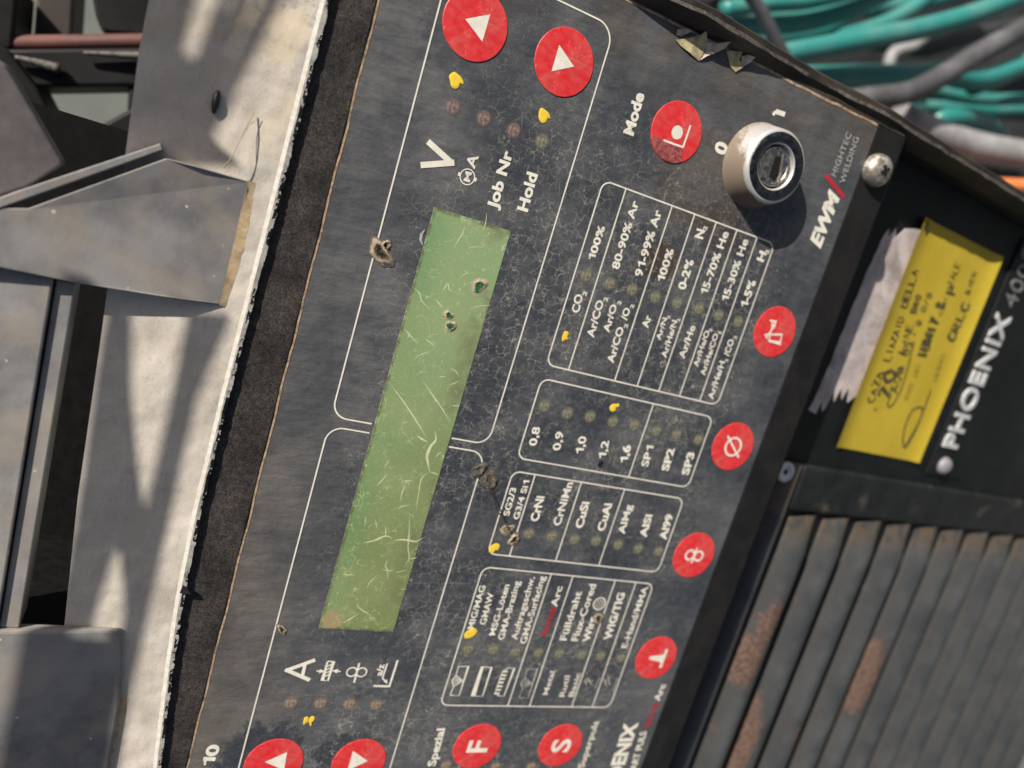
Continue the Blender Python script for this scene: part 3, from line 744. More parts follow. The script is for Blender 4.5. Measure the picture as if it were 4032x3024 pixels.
dab('ZB', [(745, 1190), (748, 1215), (728, 1222), (712, 1232), (718, 1250), (690, 1262), (668, 1250), (664, 1220), (685, 1198), (715, 1195)])
dab('ZC', [(200, 1342), (226, 1352), (228, 1375), (212, 1398), (195, 1398), (180, 1418), (150, 1412), (146, 1388), (165, 1360)])
dab('ZD', [(325, 547), (350, 555), (358, 580), (335, 610), (295, 630), (262, 628), (254, 605), (275, 575)])
dab('ZE', [(735, 1040), (768, 1036), (775, 1062), (765, 1090), (742, 1100), (728, 1118), (722, 1090)])
dab('ZE', [(800, 1030), (828, 1032), (832, 1062), (812, 1085), (800, 1088), (806, 1112), (790, 1128), (784, 1105), (776, 1085), (784, 1052)])

# red buttons
def button(c, r=7.0, worn=False):
    V, F = lathe((c[0], c[1], 0), [(r, .0), (r, .09), (r - .12, .16), (r * .55, .19), (0, .20)], 56)
    return link('push_button', V, F, M['red'], mach, origin=(c[0], c[1], 0), smooth=False)
BN = .235
def sym(b, geo, m='print'): return link('button_symbol', *geo, M[m], b)
def tri(c, up, s=1.0):
    q = [(c[0] - 2.9 * s, c[1] - 2.5 * s * up), (c[0] + 2.9 * s, c[1] - 2.5 * s * up), (c[0], c[1] + 2.7 * s * up)]
    return q
B = {}
for nm, c in dict(up_r=(86.6, -8.1), dn_r=(86.9, -29.1), mode=(82.7, -61.3), gas=(45.2, -110.2), dia=(11.8, -110.1), wire=(-21.6, -110.3),
                  tor=(-54.9, -110.2), F=(-84.4, -61.3), S=(-84.4, -87.7), up_l=(-88.6, -8.0), dn_l=(-88.9, -29.3)).items():
    B[nm] = (button(c), c)
def Tq(z, *pts): return [(p.x, p.y) for p in (Z(z, q, BN) for q in pts)]
sym(B['up_r'][0], sheet(Tq('Z2', (803, 123), (965, 93), (914, 270)), BN)); sym(B['dn_r'][0], sheet(Tq('Z2', (1412, 290), (1508, 432), (1362, 462)), BN))
sym(B['up_l'][0], sheet(Tq('ZE', (350, 1476), (567, 1380), (536, 1554)), BN)); sym(B['dn_l'][0], sheet(Tq('ZE', (1204, 1368), (1346, 1466), (1150, 1560)), BN))
c = B['mode'][1]
p = Tq('Z3', (0, 0))
sym(B['mode'][0], disc(Tq('ZT', (103, 806))[0], 1.55, BN, 24)); 
sym(B['mode'][0], ribbon(Tq('ZT', (184, 762), (138, 896)), .5, BN)); sym(B['mode'][0], ribbon(Tq('ZT', (20, 852), (60, 868), (140, 896)), .45, BN))
# worn lower sector of the mode button, left of the printed step
w_ = Tq('ZT', (-98, 826), (20, 853), (60, 868), (138, 897), (128, 985))
cc_ = B['mode'][1]; edge = [(cc_[0] + 6.85 * math.cos(a), cc_[1] + 6.85 * math.sin(a)) for a in np.linspace(math.atan2(w_[0][1] - cc_[1], w_[0][0] - cc_[0]), math.atan2(w_[-1][1] - cc_[1], w_[-1][0] - cc_[0]) - 0, 2)]
a0 = math.atan2(w_[0][1] - cc_[1], w_[0][0] - cc_[0]); a1 = math.atan2(w_[-1][1] - cc_[1], w_[-1][0] - cc_[0])
if a0 < 0: a0 += 2 * math.pi
if a1 < 0: a1 += 2 * math.pi
w_[0] = (cc_[0] + 6.85 * math.cos(a0), cc_[1] + 6.85 * math.sin(a0)); arcp = [(cc_[0] + 6.85 * math.cos(a), cc_[1] + 6.85 * math.sin(a)) for a in np.linspace(a1, a0, 14)]
link('worn_patch', *sheet([tuple(q) for q in w_[:4]] + arcp, BN - .01), M['red_worn'], B['mode'][0])
c = B['gas'][1]
sym(B['gas'][0], merge(ribbon(Tq('ZB', (2062, 590), (2165, 592), (2150, 668), (2052, 645), (2062, 590)), .55, BN), ribbon(Tq('ZB', (2062, 585), (2020, 600), (2040, 622)), .7, BN + .003),
    ribbon(Tq('ZB', (2050, 590), (2080, 545), (2085, 480)), .6, BN), ribbon(Tq('ZB', (2085, 480), (2100, 530), (2112, 472)), .55, BN), ribbon(Tq('ZB', (2060, 468), (2118, 478)), .5, BN + .003)))
c = B['dia'][1]
sym(B['dia'][0], merge(ribbon(arc(c, 2.6, 0, 2 * math.pi, 36), .62, BN), ribbon([(c[0] - 2.7, c[1] - 3.2), (c[0] + 2.7, c[1] + 3.2)], .6, BN + .004)))
c = B['wire'][1]
sym(B['wire'][0], merge(*[ribbon(arc((c[0], c[1] + s * 1.55), 1.45, 0, 2 * math.pi, 30), .6, BN) for s in (1, -1)], ribbon([(c[0] - 2.4, c[1]), (c[0] + 2.4, c[1])], .55, BN + .004)))
c = B['tor'][1]
sym(B['tor'][0], merge(sheet([(c[0] - 1.3, c[1] - 2.2), (c[0] + 1.3, c[1] - 2.2), (c[0] + .5, c[1] + 2.6), (c[0] - .5, c[1] + 2.6)], BN), sheet(rect(c[0] - 3.1, c[1] - 3.0, c[0] + 3.1, c[1] - 2.1), BN + .004)))
for t in ('F', 'S'):
    c = B[t][1]; wd = 2.0 if t == 'F' else 2.2
    sym(B[t][0], letters(t, Vector((c[0] - wd + (.2 if t == 'F' else 0), c[1] - 3.1, 0)), Vector((c[0] + wd, c[1] - 3.1, 0)), Vector((c[0] - wd, c[1] + 3.1, 0)), .022, depth=BN))

# display
disp = link('display_window', *prism(rect(-51.4, -28.25, 49.5, -9.85), -.5, .07), M['green'], mach, bevel=.05, seg=1)
geo = []
def crk(z, pts, wd=.28, taper=True):
    P = [p.xy for p in catmull([Z(z, q) for q in pts], 4)]; wd *= .72
    geo.append(ribbon(P, wd, .10, taper))
crk('Z5', [(305, 815), (400, 940), (480, 1060), (560, 1190)], .38); crk('Z5', [(525, 805), (590, 900), (650, 985), (708, 1080)], .34)
crk('Z5', [(490, 1165), (530, 1190), (560, 1205)], .6); crk('Z5', [(605, 1130), (612, 1190), (580, 1230), (556, 1290), (560, 1340), (572, 1400)], 1.0)
crk('Z5', [(572, 1398), (520, 1440), (500, 1540), (482, 1659)], .34); crk('Z5', [(572, 1398), (600, 1405), (630, 1420)], .34)
crk('Z5', [(405, 465), (450, 520), (500, 572)], .32); crk('Z5', [(545, 538), (575, 560), (608, 585)], .3); crk('Z5', [(465, 205), (505, 240), (520, 290), (575, 345)], .34)
crk('Z5', [(640, 270), (660, 220), (690, 180), (700, 220), (740, 235)], .3); crk('Z5', [(610, 280), (635, 310), (655, 335)], .34); crk('Z5', [(830, 345), (890, 325), (970, 318)], .34)
crk('Z5', [(470, 675), (510, 640), (575, 620)], .3); crk('Z5', [(700, 725), (740, 745), (760, 780)], .3); crk('Z5', [(692, 835), (730, 825), (765, 808)], .3)
crk('Z5', [(790, 90), (815, 110), (780, 130), (765, 160)], .26); crk('Z5', [(630, 780), (655, 782), (680, 780)], .26); crk('Z5', [(710, 968), (740, 970), (770, 972)], .26)
crk('Z5', [(300, 1410), (265, 1450), (225, 1492)], .36); crk('Z5', [(390, 1460), (430, 1456), (470, 1458)], .3); crk('Z5', [(415, 1480), (395, 1530), (380, 1590)], .34)
crk('Z5', [(320, 1310), (290, 1350), (275, 1380)], .3); crk('Z5', [(355, 1640), (400, 1620), (450, 1610)], .34); crk('Z5', [(660, 1270), (630, 1280), (612, 1310)], .3)
crk('Z8', [(135, 200), (210, 185), (285, 155), (330, 170)], .6); crk('Z8', [(285, 90), (288, 120), (285, 155)], .36); crk('Z8', [(330, 185), (400, 178), (480, 190), (530, 165)], .55)
crk('Z8', [(440, 10), (440, 120), (432, 230), (438, 300), (400, 360)], .38); crk('Z8', [(438, 300), (470, 300), (490, 290)], .34); crk('Z8', [(262, 370), (300, 378), (340, 380)], .32)
crk('Z8', [(300, 305), (285, 345), (300, 380), (300, 440)], .32); crk('Z8', [(160, 500), (185, 455), (230, 410)], .34); crk('Z8', [(5, 402), (45, 405), (90, 408)], .3)
crk('Z8', [(345, 390), (380, 385), (425, 375)], .26); crk('Z8', [(100, 580), (115, 620), (160, 650), (200, 672)], .32); crk('Z8', [(0, 720), (60, 690), (120, 650)], .36)
crk('Z8', [(160, 25), (155, 60), (150, 95)], .26); crk('Z8', [(215, 40), (225, 75), (228, 105)], .26); crk('Z8', [(380, 500), (400, 498), (425, 500)], .26)
crk('Z2', [(800, 1455), (790, 1500), (755, 1560), (720, 1620)], .3); crk('Z2', [(940, 1380), (935, 1440), (915, 1500)], .26); crk('Z2', [(820, 1610), (860, 1600), (920, 1605)], .28)
link('display_scratch', *merge(*geo), M['scratch'], disp, kind='stuff')

# burn marks: lumpy craters with a raised rim
def burn(c, r, ry=None, rot=0.0, m='burn', hgt=.5, seed=0, hole=False, name='burn_mark', parent=None, pit='black'):
    ry = ry or r; rnd = random.Random(seed); seg = 32
    rad = [(1.08, .0), (.95, .10), (.82, .45), (.70, .85), (.60, 1.0), (.50, .75), (.38, .25), (.20, .05), (.0, .03)]
    V, F, A = [], [], []; ph = [rnd.uniform(0, 6.28) for _ in range(5)]
    for j, (k, h) in enumerate(rad):
        for i in range(seg):
            a = 2 * math.pi * i / seg
            q = 1 + .15 * math.sin(2 * a + ph[0]) + .10 * math.sin(3 * a + ph[1]) + .06 * math.sin(5 * a + ph[2] + j * .4) + .05 * math.sin(9 * a + ph[4]) + rnd.uniform(-.02, .02)
            x, y = .85 * r * k * q * math.cos(a), .85 * ry * k * q * math.sin(a)
            hh = .40 * h * hgt * (1 + .5 * math.sin(a + ph[3]) + .3 * math.sin(4 * a + ph[1]) + rnd.uniform(-.08, .08))
            V.append((c[0] + x * math.cos(rot) - y * math.sin(rot), c[1] + x * math.sin(rot) + y * math.cos(rot), .075 + max(0, hh))); A.append(k)
    for j in range(len(rad) - 1):
        for i in range(seg): F.append([j * seg + i, j * seg + (i + 1) % seg, (j + 1) * seg + (i + 1) % seg, (j + 1) * seg + i])
    o = link(name, V, F, M[m], parent or foil, origin=(c[0], c[1], 0), smooth=True, across=A)
    if pit == 'green_deep':
        pa = o.data.attributes.new('pale', 'FLOAT', 'POINT')
        for d_ in pa.data: d_.value = 1.0
        q = []
        for i in range(20):
            a = 2 * math.pi * i / 20; k = .74 * (1 + .12 * math.sin(2 * a + ph[0]) + .1 * math.sin(3 * a + ph[1])); q.append((c[0] + r * .85 * k * math.cos(a), c[1] + ry * .85 * k * math.sin(a)))
        link('burn_pit', *sheet(q, .075 + .40 * hgt * .45), M[pit], o)
    return o
burn(Z('F', (1498, 995)), 3.6, 2.5, .9, seed=3, hgt=.9); burn(Z('F', (1520, 965)), 1.5, 1.2, .4, seed=5, hgt=.7)
burn(Z('Z5', (893, 1385)), 2.2, 2.1, 0, 'burn_dark', .8, 11); burn(Z('Z5', (965, 1450)), 3.0, 2.5, .6, 'burn_dark', 1.0, 13)
burn(Z('Z5', (893, 195)), 2.3, 2.1, 0, 'burn', .45, 17, parent=disp, pit='green_deep', name='burn_hole')
burn(Z('Z5', (708, 455)), 1.7, 1.5, 0, 'burn', .45, 19, parent=disp, pit='green_deep', name='burn_hole'); burn(Z('Z5', (697, 385)), 1.25, 1.5, 0, 'burn', .4, 23, parent=disp, pit='green_deep', name='burn_hole')
burn(Z('ZC', (338, 1315)), 2.0, 1.9, .4, seed=29, hgt=.9); burn(Z('ZC', (285, 1235)), 1.6, 2.4, .7, seed=31, hgt=.35, hole=False)
burn(Z('ZD', (1320, 470)), 2.4, 1.7, .9, seed=37, hgt=.6); burn(Z('ZE', (515, 190)), 1.7, 1.0, .9, seed=41, hgt=.4, hole=False)
burn(Z('ZB', (1120, 850)), 1.0, .7, .3, seed=43, hgt=.2, hole=False); burn(Z('ZC', (1003, 735)), .9, .8, 0, 'black', .2, 47, hole=False)
P = [Z('ZC', q) for q in ((128, 905), (165, 990), (205, 1080), (255, 1160), (300, 1240))]
pr('melted_thread', tube([Vector((p.x, p.y, .12 + .1 * math.sin(i))) for i, p in enumerate(catmull(P, 5))], .20, 6), 'burn_dark', smooth=True)
P = [Z('ZC', q) for q in ((150, 890), (190, 985), (235, 1090), (280, 1180), (320, 1270))]
pr('melted_thread', tube([Vector((p.x, p.y, .13 + .08 * math.cos(i))) for i, p in enumerate(catmull(P, 5))], .14, 6), 'burn', smooth=True)

# key switch
kc = (82.8, -86.6)
ks = link('key_switch', *lathe((*kc, 0), [(10.4, 0), (10.2, .5), (9.9, 1.6), (9.4, 3.8), (8.9, 5.9), (8.75, 6.5), (8.4, 7.0), (8.0, 7.15), (5.4, 7.0), (5.2, 6.6), (5.15, 4.5)], 64), M['chrome'], mach, origin=(*kc, 0), smooth=True)
link('lock_ring', *lathe((*kc, 0), [(8.0, 7.1), (7.9, 7.26), (5.75, 7.16), (5.4, 6.9), (5.2, 5.2)], 56)[0:2], M['chrome_dark'], ks, smooth=True)
pl = link('lock_plug', *lathe((*kc, 0), [(4.75, 4.2), (4.75, 6.2), (4.5, 6.5), (4.05, 6.55), (3.9, 6.15), (3.8, 6.1), (0, 6.15)], 40), M['steel_plug'], ks, smooth=True)
a_, b_ = Z('ZG', (362, 408), 6.4), Z('ZG', (322, 650), 6.4)
d_ = (b_ - a_).normalized(); s_ = Vector((-d_.y, d_.x, 0)); m_ = (a_ + b_) / 2
kp = [m_ + d_ * x + s_ * y for x, y in ((-3.8, -.2), (3.8, -.2), (3.8, .2), (-3.8, .2))]
link('key_slot', *prism([(p.x, p.y) for p in kp], 6.1, 6.45), M['zinc'], ks)
kp = [m_ + d_ * x + s_ * y for x, y in ((-3.0, -2.2), (1.5, -3.2), (2.6, -1.2), (1.2, -.35), (-3.2, -.35))]
link('keyhole', *prism([(p.x, p.y) for p in kp], 6.05, 6.2), M['black'], ks)

# screw on the lower bezel
def screw(c, r, parent=mach, n0=0.0, m='zinc', slot=True):
    o = link('screw_head', *lathe((c[0], c[1], n0), [(r * 1.05, 0), (r * 1.05, r * .22), (r * .95, r * .5), (r * .7, r * .72), (r * .35, r * .8), (0, r * .82)], 28), M[m], parent, origin=(c[0], c[1], n0), smooth=True)
    if slot:
        ge = []
        for a in (.6, .6 + math.pi / 2):
            d = Vector((math.cos(a), math.sin(a))); s = Vector((-d.y, d.x)); q = [Vector(c[:2]) + d * x * r + s * y * r for x, y in ((-.34, -.10), (.34, -.10), (.34, .10), (-.34, .10))]
            ge.append(prism([tuple(p) for p in q], n0 + r * .5, n0 + r * .86 + .01 * a))
        link('screw_slot', *merge(*ge), M['black'], o)
    return o
screw((93.6, -123.8), 4.2)

# right hand side wall of the housing
def rim(v):
    t = max(0.0, min(1.0, (-92 - v) / 30.0)); t = t * t * (3 - 2 * t)
    return 5.0 + LT * (v + 57) + 3.6 * t if v < -57 else 5.0 - 3.5 * min(1.0, (v + 57) / 25.0)
VW = np.linspace(40, -420, 47); V, F = [], []; k = len(VW)
for i, v in enumerate(VW):
    r_ = rim(v) + .25 * noise.noise(Vector((v * .3, 0, 0))); inner = min(0.0, 0 if v > -130.5 else LN(v) - 2)
    if v <= -131: inner = LN(v) - 2
    V += [(104.5, v, inner - 2 if v > -130.5 else inner), (104.52, v, max(inner, -.0) if v > -130.5 else r_ - 6), (106.0, v, r_ - 1.0), (106.7, v, r_), (108.6, v, r_), (109.2, v, r_ - .8), (109.2, v, -140)]
for i in range(k - 1):
    for j in range(6): a = i * 7 + j; F.append([a, a + 1, a + 8, a + 7])
link('side_wall', V, F, M['wall'], mach, smooth=False)
V, F = [], []
for v in np.linspace(40, -420, 140):
    r_ = rim(v); V += [(106.55 + random.uniform(-.2, .2), v, r_ + .04), (107.35 + random.uniform(-.25, .25), v, r_ + .06 + random.uniform(0, .12))]
for i in range(139): F.append([2 * i, 2 * i + 1, 2 * i + 3, 2 * i + 2])
link('wall_rim', V, F, M['rim'], mach)

# lower front
link('lower_front', *prism(rect(-160, -420, 104.5, -118), lambda u, v: LN(v) - 8, lambda u, v: LN(v)), M['lower'], mach)
link('bezel_shadow_gap', *prism(rect(-160, -131.2, 104.5, -128.5), -18, -.8), M['groove'], mach)
tilt = lambda h: (lambda u, v: LN(v) + h)
npl = link('name_plate', *prism(rect(12, -246, 101, -221.2), tilt(-.2), tilt(.8)), M['lower'], mach, bevel=.3)
V, F = letters('PHOENIX', Vector((23.4, -233.0, 0)), Vector((74.6, -233.0, 0)), Vector((23.4, -223.4, 0)), .022, 1.05)
def slab(V, F, h0, h1):
    k = len(V); from collections import Counter
    ec = Counter(); od = {}
    for f in F:
        for i in range(len(f)): e = (f[i], f[(i + 1) % len(f)]); kk = tuple(sorted(e)); ec[kk] += 1; od[kk] = e
    VV = [(v[0], v[1], LN(v[1]) + h0) for v in V] + [(v[0], v[1], LN(v[1]) + h1) for v in V]
    return VV, [[i + k for i in f] for f in F] + [[od[e][0], od[e][1], od[e][1] + k, od[e][0] + k] for e in ec if ec[e] == 1]
link('raised_lettering', *slab(V, F, .8, 1.5), M['letter'], npl)
V, F = letters('400', Vector((77.6, -233.2, 0)), Vector((93.0, -233.2, 0)), Vector((77.6, -224.2, 0)), -.004, 1.05)
link('raised_lettering', *slab(V, F, .8, 1.2), M['letter_dim'], npl)
screw((16.3, -229.7), 3.2, npl, LN(-229.7) + .6, 'hose_pale', False); screw((97.3, -226.0), 3.0, npl, LN(-226) + .6, 'hose_pale', False)

# torn remains of a white label
rnd = random.Random(5)
P = [(25.3, -146.0)]
for t in np.linspace(.05, 1, 26): P.append((25.3 + 57 * t, -146.6 - 1.2 * math.sin(t * 7) * .3 - 3.2 * t + rnd.uniform(-.25, .25)))
P += [(84.5, -151.5), (82.0, -152.4), (85.8, -154.3), (82.4, -155.4), (86.6, -158.8), (87.8, -163.5), (88.5, -168), (40, -168), (33.5, -166.5)]
P += [(30.5, -163.0), (35.5, -161.0), (31.0, -159.6), (34.8, -157.6), (29.8, -156.4), (33.5, -154.6), (27.5, -153.6), (25.6, -152.6), (29.0, -150.5), (24.6, -150.0)]
tl = link('torn_label', *prism(P, tilt(.02), tilt(.22)), M['torn'], None, origin=(55, -157, LN(-157)))
tag(tl, 'torn dirty white paper label beside the yellow note on the black front', 'label')

# louvre grille: each slat a rounded rib with ramped end
gf = link('grille_frame', *prism(rect(-7.6, -420, 8.2, -152.0), tilt(-1), tilt(2.2)), M['strip'], mach, bevel=1.4, seg=3)
grille = link('vent_grille', *prism(rect(-160, -420, -7.8, -140.5), tilt(-6), tilt(-3.2)), M['groove'], mach)
hc = ZL('F', (3092, 1858), 2.2)
link('screw_eye', *lathe((hc.x, hc.y, hc.z - .3), [(3.3, 0), (3.3, .7), (2.9, 1.0), (2.0, 1.0), (1.7, .5)], 24), M['letter'], gf, smooth=True)
link('screw_hole', *lathe((hc.x, hc.y, hc.z - .35), [(2.0, 0), (1.9, .5), (0, .6)], 16), M['black'], gf)
edges = [-142.9, -156.0, -173.6, -192.0, -211.8, -230.2, -248.8, -268.3, -288.6, -309.5, -330.5, -352, -374, -396, -418]
EU = [8.5, -9, -8.6, -8.3, -8.1, -7.9, -7.9, -7.9, -7.9, -7.9, -7.9, -7.9, -7.9, -7.9]
PROF = [(0.0, -4), (.01, -.2), (.05, .8), (.12, 2.0), (.20, 3.2), (.29, 4.1), (.38, 4.55), (.47, 4.5), (.56, 3.9), (.64, 2.8), (.71, 1.4), (.76, 0), (.775, -4)]
for i in range(len(edges) - 1):
    a, b = edges[i], edges[i + 1]; V, F, A = [], [], []
    e0 = EU[i]
    us = [(e0, .12), (e0 - .3, .16), (e0 - 4, .40), (e0 - 8, .70), (e0 - 12, .98), (e0 - 14, 1.0), (e0 - 40, 1.0), (e0 - 80, 1.0), (-135, 1.0), (-165, 1.0)] if i else \
         [(e0, .75), (e0 - .8, .95), (e0 - 3, 1.0), (-40, 1.0), (-80, 1.0), (-135, 1.0), (-165, 1.0)]
    fac = 1.0 if i else .62
    for u, kf in us:
        for t, h in PROF:
            hh = h * fac if h <= 0 else h * fac * (kf + (1 - kf) * .25 * (t > .55))
            V.append((u + 3.2 * (1 - kf) * (t - .4) * (i > 0) + .2 * noise.noise(Vector((a, u * .1, i))), a + (b - a) * t, LN(a + (b - a) * t) + .3 + hh)); A.append(t)
    q = len(PROF)
    for m_ in range(len(us) - 1):
        for j in range(q - 1): c0 = m_ * q + j; F.append([c0, c0 + 1, c0 + q + 1, c0 + q])
    F.append(list(range(q)))
    link('slat', V, F, M['slat'], grille, smooth=True, across=A)

# ------------------------------------------------------------------ upper plate with chipped edge
PT = 1.35
EDGE = [(140, 19.6), (110, 20.2), (80, 20.7), (55, 21.1), (30.2, 21.4), (0, 21.9), (-25.7, 22.0), (-45, 21.4), (-62, 20.2), (-89, 17.7), (-130, 14.5)]
FAR = [(-130, 38), (-62, 41.5), (-25, 44.5), (6, 46.0), (44, 48.2), (60, 49.2), (70, 49.2), (140, 49.2)]
plate = link('top_plate', *prism([(u, v + .55) for u, v in EDGE] + FAR, .25, PT), M['plate'], mach)
rnd = random.Random(9); V, F = [], []; us = np.linspace(138, -128, 420)
ex = [e[0] for e in EDGE][::-1]; ey = [e[1] for e in EDGE][::-1]
for u in us:
    v = float(np.interp(u, ex, ey)); j = .32 * noise.noise(Vector((u * .55, 3.3, 0))) + .2 * noise.noise(Vector((u * 1.6, 8, 0)))
    V += [(u, v + 1.25 + .12 * noise.noise(Vector((u * .8, 0, 5))), PT + .02), (u, v + .45, PT + .05), (u, v - .50 + j, PT - .30), (u, v - .45 + j, .2)]
for i in range(len(us) - 1):
    for j in range(3): a = 4 * i + j; F.append([a, a + 4, a + 5, a + 1])
link('chipped_edge', V, F, M['edge'], plate)
cp = [(p.x, p.y) for p in (Z('ZF', q, 1.4) for q in ((1165, 520), (1185, 470), (1215, 490), (1238, 525), (1200, 525)))]
link('loose_paint_chip', *prism(cp, 1.5, 1.8), M['groove'], plate)

# handle: arms and grip of one folded sheet, standing off the plate
def hn(u, v): return PT + .35 + 2.2 * max(0.0, min(1.0, (v - 26.5) / 9.0)) + .10 * max(0, v - 36)
def zone(x, y, n): p = at(x, y, n); return (p.x, p.y)
ARM = [(43.5, 27.0), (42.0, 26.7), (19.0, 27.0), (18.4, 36.0), (17.6, 51.6), (17.6, 70), (26, 70), (28.6, 60.2), (43.3, 41.4), (43.5, 36.0)]
hd = link('handle_arm', *prism(ARM, PT + .02, hn), M['handle'], mach, bevel=.5)
bm = bmesh.new(); bm.from_mesh(hd.data)
ARM2 = [(-52.8, 31.6), (-53.0, 51.0), (-53.0, 72), (-140, 72), (-140, 26.0), (-72, 28.6)]
hn2 = lambda u, v: PT + 1.2 + .10 * max(0, v - 30)
link('handle_arm', *prism(ARM2, PT + .02, hn2), M['handle'], mach, bevel=.6)
link('handle_grip', *prism([(17.5, 55.0), (-52.9, 53.4), (-52.9, 72), (17.5, 72)], -3, 4.6), M['handle'], mach, bevel=.35)
link('grip_ledge', *prism([(17.2, 51.6), (-52.9, 49.8), (-52.9, 53.1), (17.2, 54.6)], -4, 3.6), M['handle'], mach, bevel=.25)
fl = [(44.0, 41.7), (28.8, 61.2), (22.0, 70), (23.8, 70), (30.4, 61.8), (45.0, 42.3)]
link('handle_flange', *prism([(u + 0.5, v + .5) for u, v in fl], 1, lambda u, v: hn(u, v) + .2), M['handle'], mach, bevel=.2)
q_ = [(u, 26.3 - .35 * math.sin((u - 19) * .12) + .3 * noise.noise(Vector((u * .35, 0, 0)))) for u in np.linspace(43.6, 18.8, 60)]
VV = []
for i, (u, v) in enumerate(q_):
    wd_ = .20 + .55 * math.sin(math.pi * min(1, i / 60 * .85 + .1)) + .3 * noise.noise(Vector((u * .6, 4, 0))); VV += [(u, 27.2, PT + .55), (u, v + .2, PT + .22), (u, v - wd_, PT + .03)]
link('rust_streak', VV, [[3 * i + j, 3 * i + j + 1, 3 * i + j + 4, 3 * i + j + 3] for i in range(59) for j in range(2)], M['rust_orange'], mach, smooth=True)
link('rust_streak', *ribbon([(u, 28.0 - .03 * (u + 72) + .2 * noise.noise(Vector((u, 0, 1)))) for u in np.linspace(-70, -100, 24)], 1.5, PT + .05), M['rust_orange'], mach)
link('handle_recess', *merge(prism(rect(-60, 36, 46, 75), -70, -45), prism(rect(-60, 36, -57, 75), -45, -3)), M['void'], mach)
sh = [zone(x, y, 4) for x, y in ((-40, 215), (20, 255), (60, 320), (240, 630), (244, 652), (110, 735), (-60, 790))]
link('handle_bracket', *prism(sh, 0, 4), M['sheet'], mach, bevel=.4)

# unseen sheet added towards the sun: shades the plate, slots let light wedges through
H = 75.0; sx, sy = 1.3 * (H - PT), 1.75 * (H - PT)
def pp(lst, n=PT): return [(p.x, p.y) for p in (at(x, y, n) for x, y in lst)]
q = .4972
outer = pp([(940, 640), (830, 545), (1660 * q, 1060 * q), (1900 * q, 600 * q), (2200 * q, 0), (1130, -60), (1180, -320), (480, -320), (480, 100), (440, 420), (430, 640)])
holes = [pp([(1700 * q, 0), (1560 * q, 410 * q), (1390 * q, 490 * q), (1510 * q, 0), (800, -200), (925, -200)]),
         pp([(1830 * q, 0), (1640 * q, 370 * q), (1755 * q, 0), (925, -130), (965, -130)]),
         pp([(2050 * q, 0), (1592 * q, 885 * q), (1572 * q, 880 * q), (1960 * q, 0), (1010, -90), (1055, -90)])]
outer2 = pp([(897, 1235), (880, 1290), (760, 1560), (660, 2016), (550, 2500), (480, 2830), (440, 3100), (100, 3100), (200, 2560), (300, 2016), (400, 1300), (425, 1210),
             (503, 1215), (505, 1560), (535, 1860), (560, 2040), (655, 1640), (730, 1270), (738, 1225)])
holes2 = [pp([(462, 2110), (490, 2380), (468, 2540), (335, 2540), (380, 2350)])]
from mathutils.geometry import tessellate_polygon
def slotted(outer, holes, name):
    loops = [outer] + holes
    pts = [Vector((u + sx, v + sy, 0)) for lp in loops for u, v in lp]
    tris = tessellate_polygon([[Vector((u + sx, v + sy, 0)) for u, v in lp] for lp in loops])
    k = len(pts); V = [(p.x, p.y, H) for p in pts] + [(p.x, p.y, H + .5) for p in pts]
    F = [list(t)[::-1] for t in tris] + [[i + k for i in t] for t in tris]; b = 0
    for lp in loops:
        for i in range(len(lp)): c0, c1 = b + i, b + (i + 1) % len(lp); F.append([c0, c1, c1 + k, c0 + k])
        b += len(lp)
    return link(name, V, F, M['handle'], mach)
slotted(outer, holes, 'added_shade_sheet'); slotted(outer2, holes2, 'added_shade_sheet')

# ------------------------------------------------------------------ yellow note
note = empty('sticky_note', (54, -189, LN(-189)), 'yellow sticky note covered in black handwriting on the lower front', 'sticky note')
NU0, NU1, NV0, NV1 = 15.6, 92.0, -213.4, -164.4
def nn(u, v):                                        # lies flat, the adhesive edge and corners lift a little
    return LN(v) + .35 + 2.4 * max(0, (v + 172.5) / 8) ** 2 * .5 + 1.2 * max(0, (-206 - v) / 8) ** 2
V, F = [], []
for j in range(25):
    for i in range(21): u = NU0 + (NU1 - NU0) * i / 20; v = NV0 + (NV1 - NV0) * j / 24; V.append((u, v, nn(u, v)))
for j in range(24):
    for i in range(20): a = j * 21 + i; F.append([a, a + 1, a + 22, a + 21])
k = len(V); V += [(p[0], p[1], p[2] - .12) for p in V]; F += [[i + k for i in f][::-1] for f in F]
link('note_paper', V, F, M['note'], note, smooth=True)
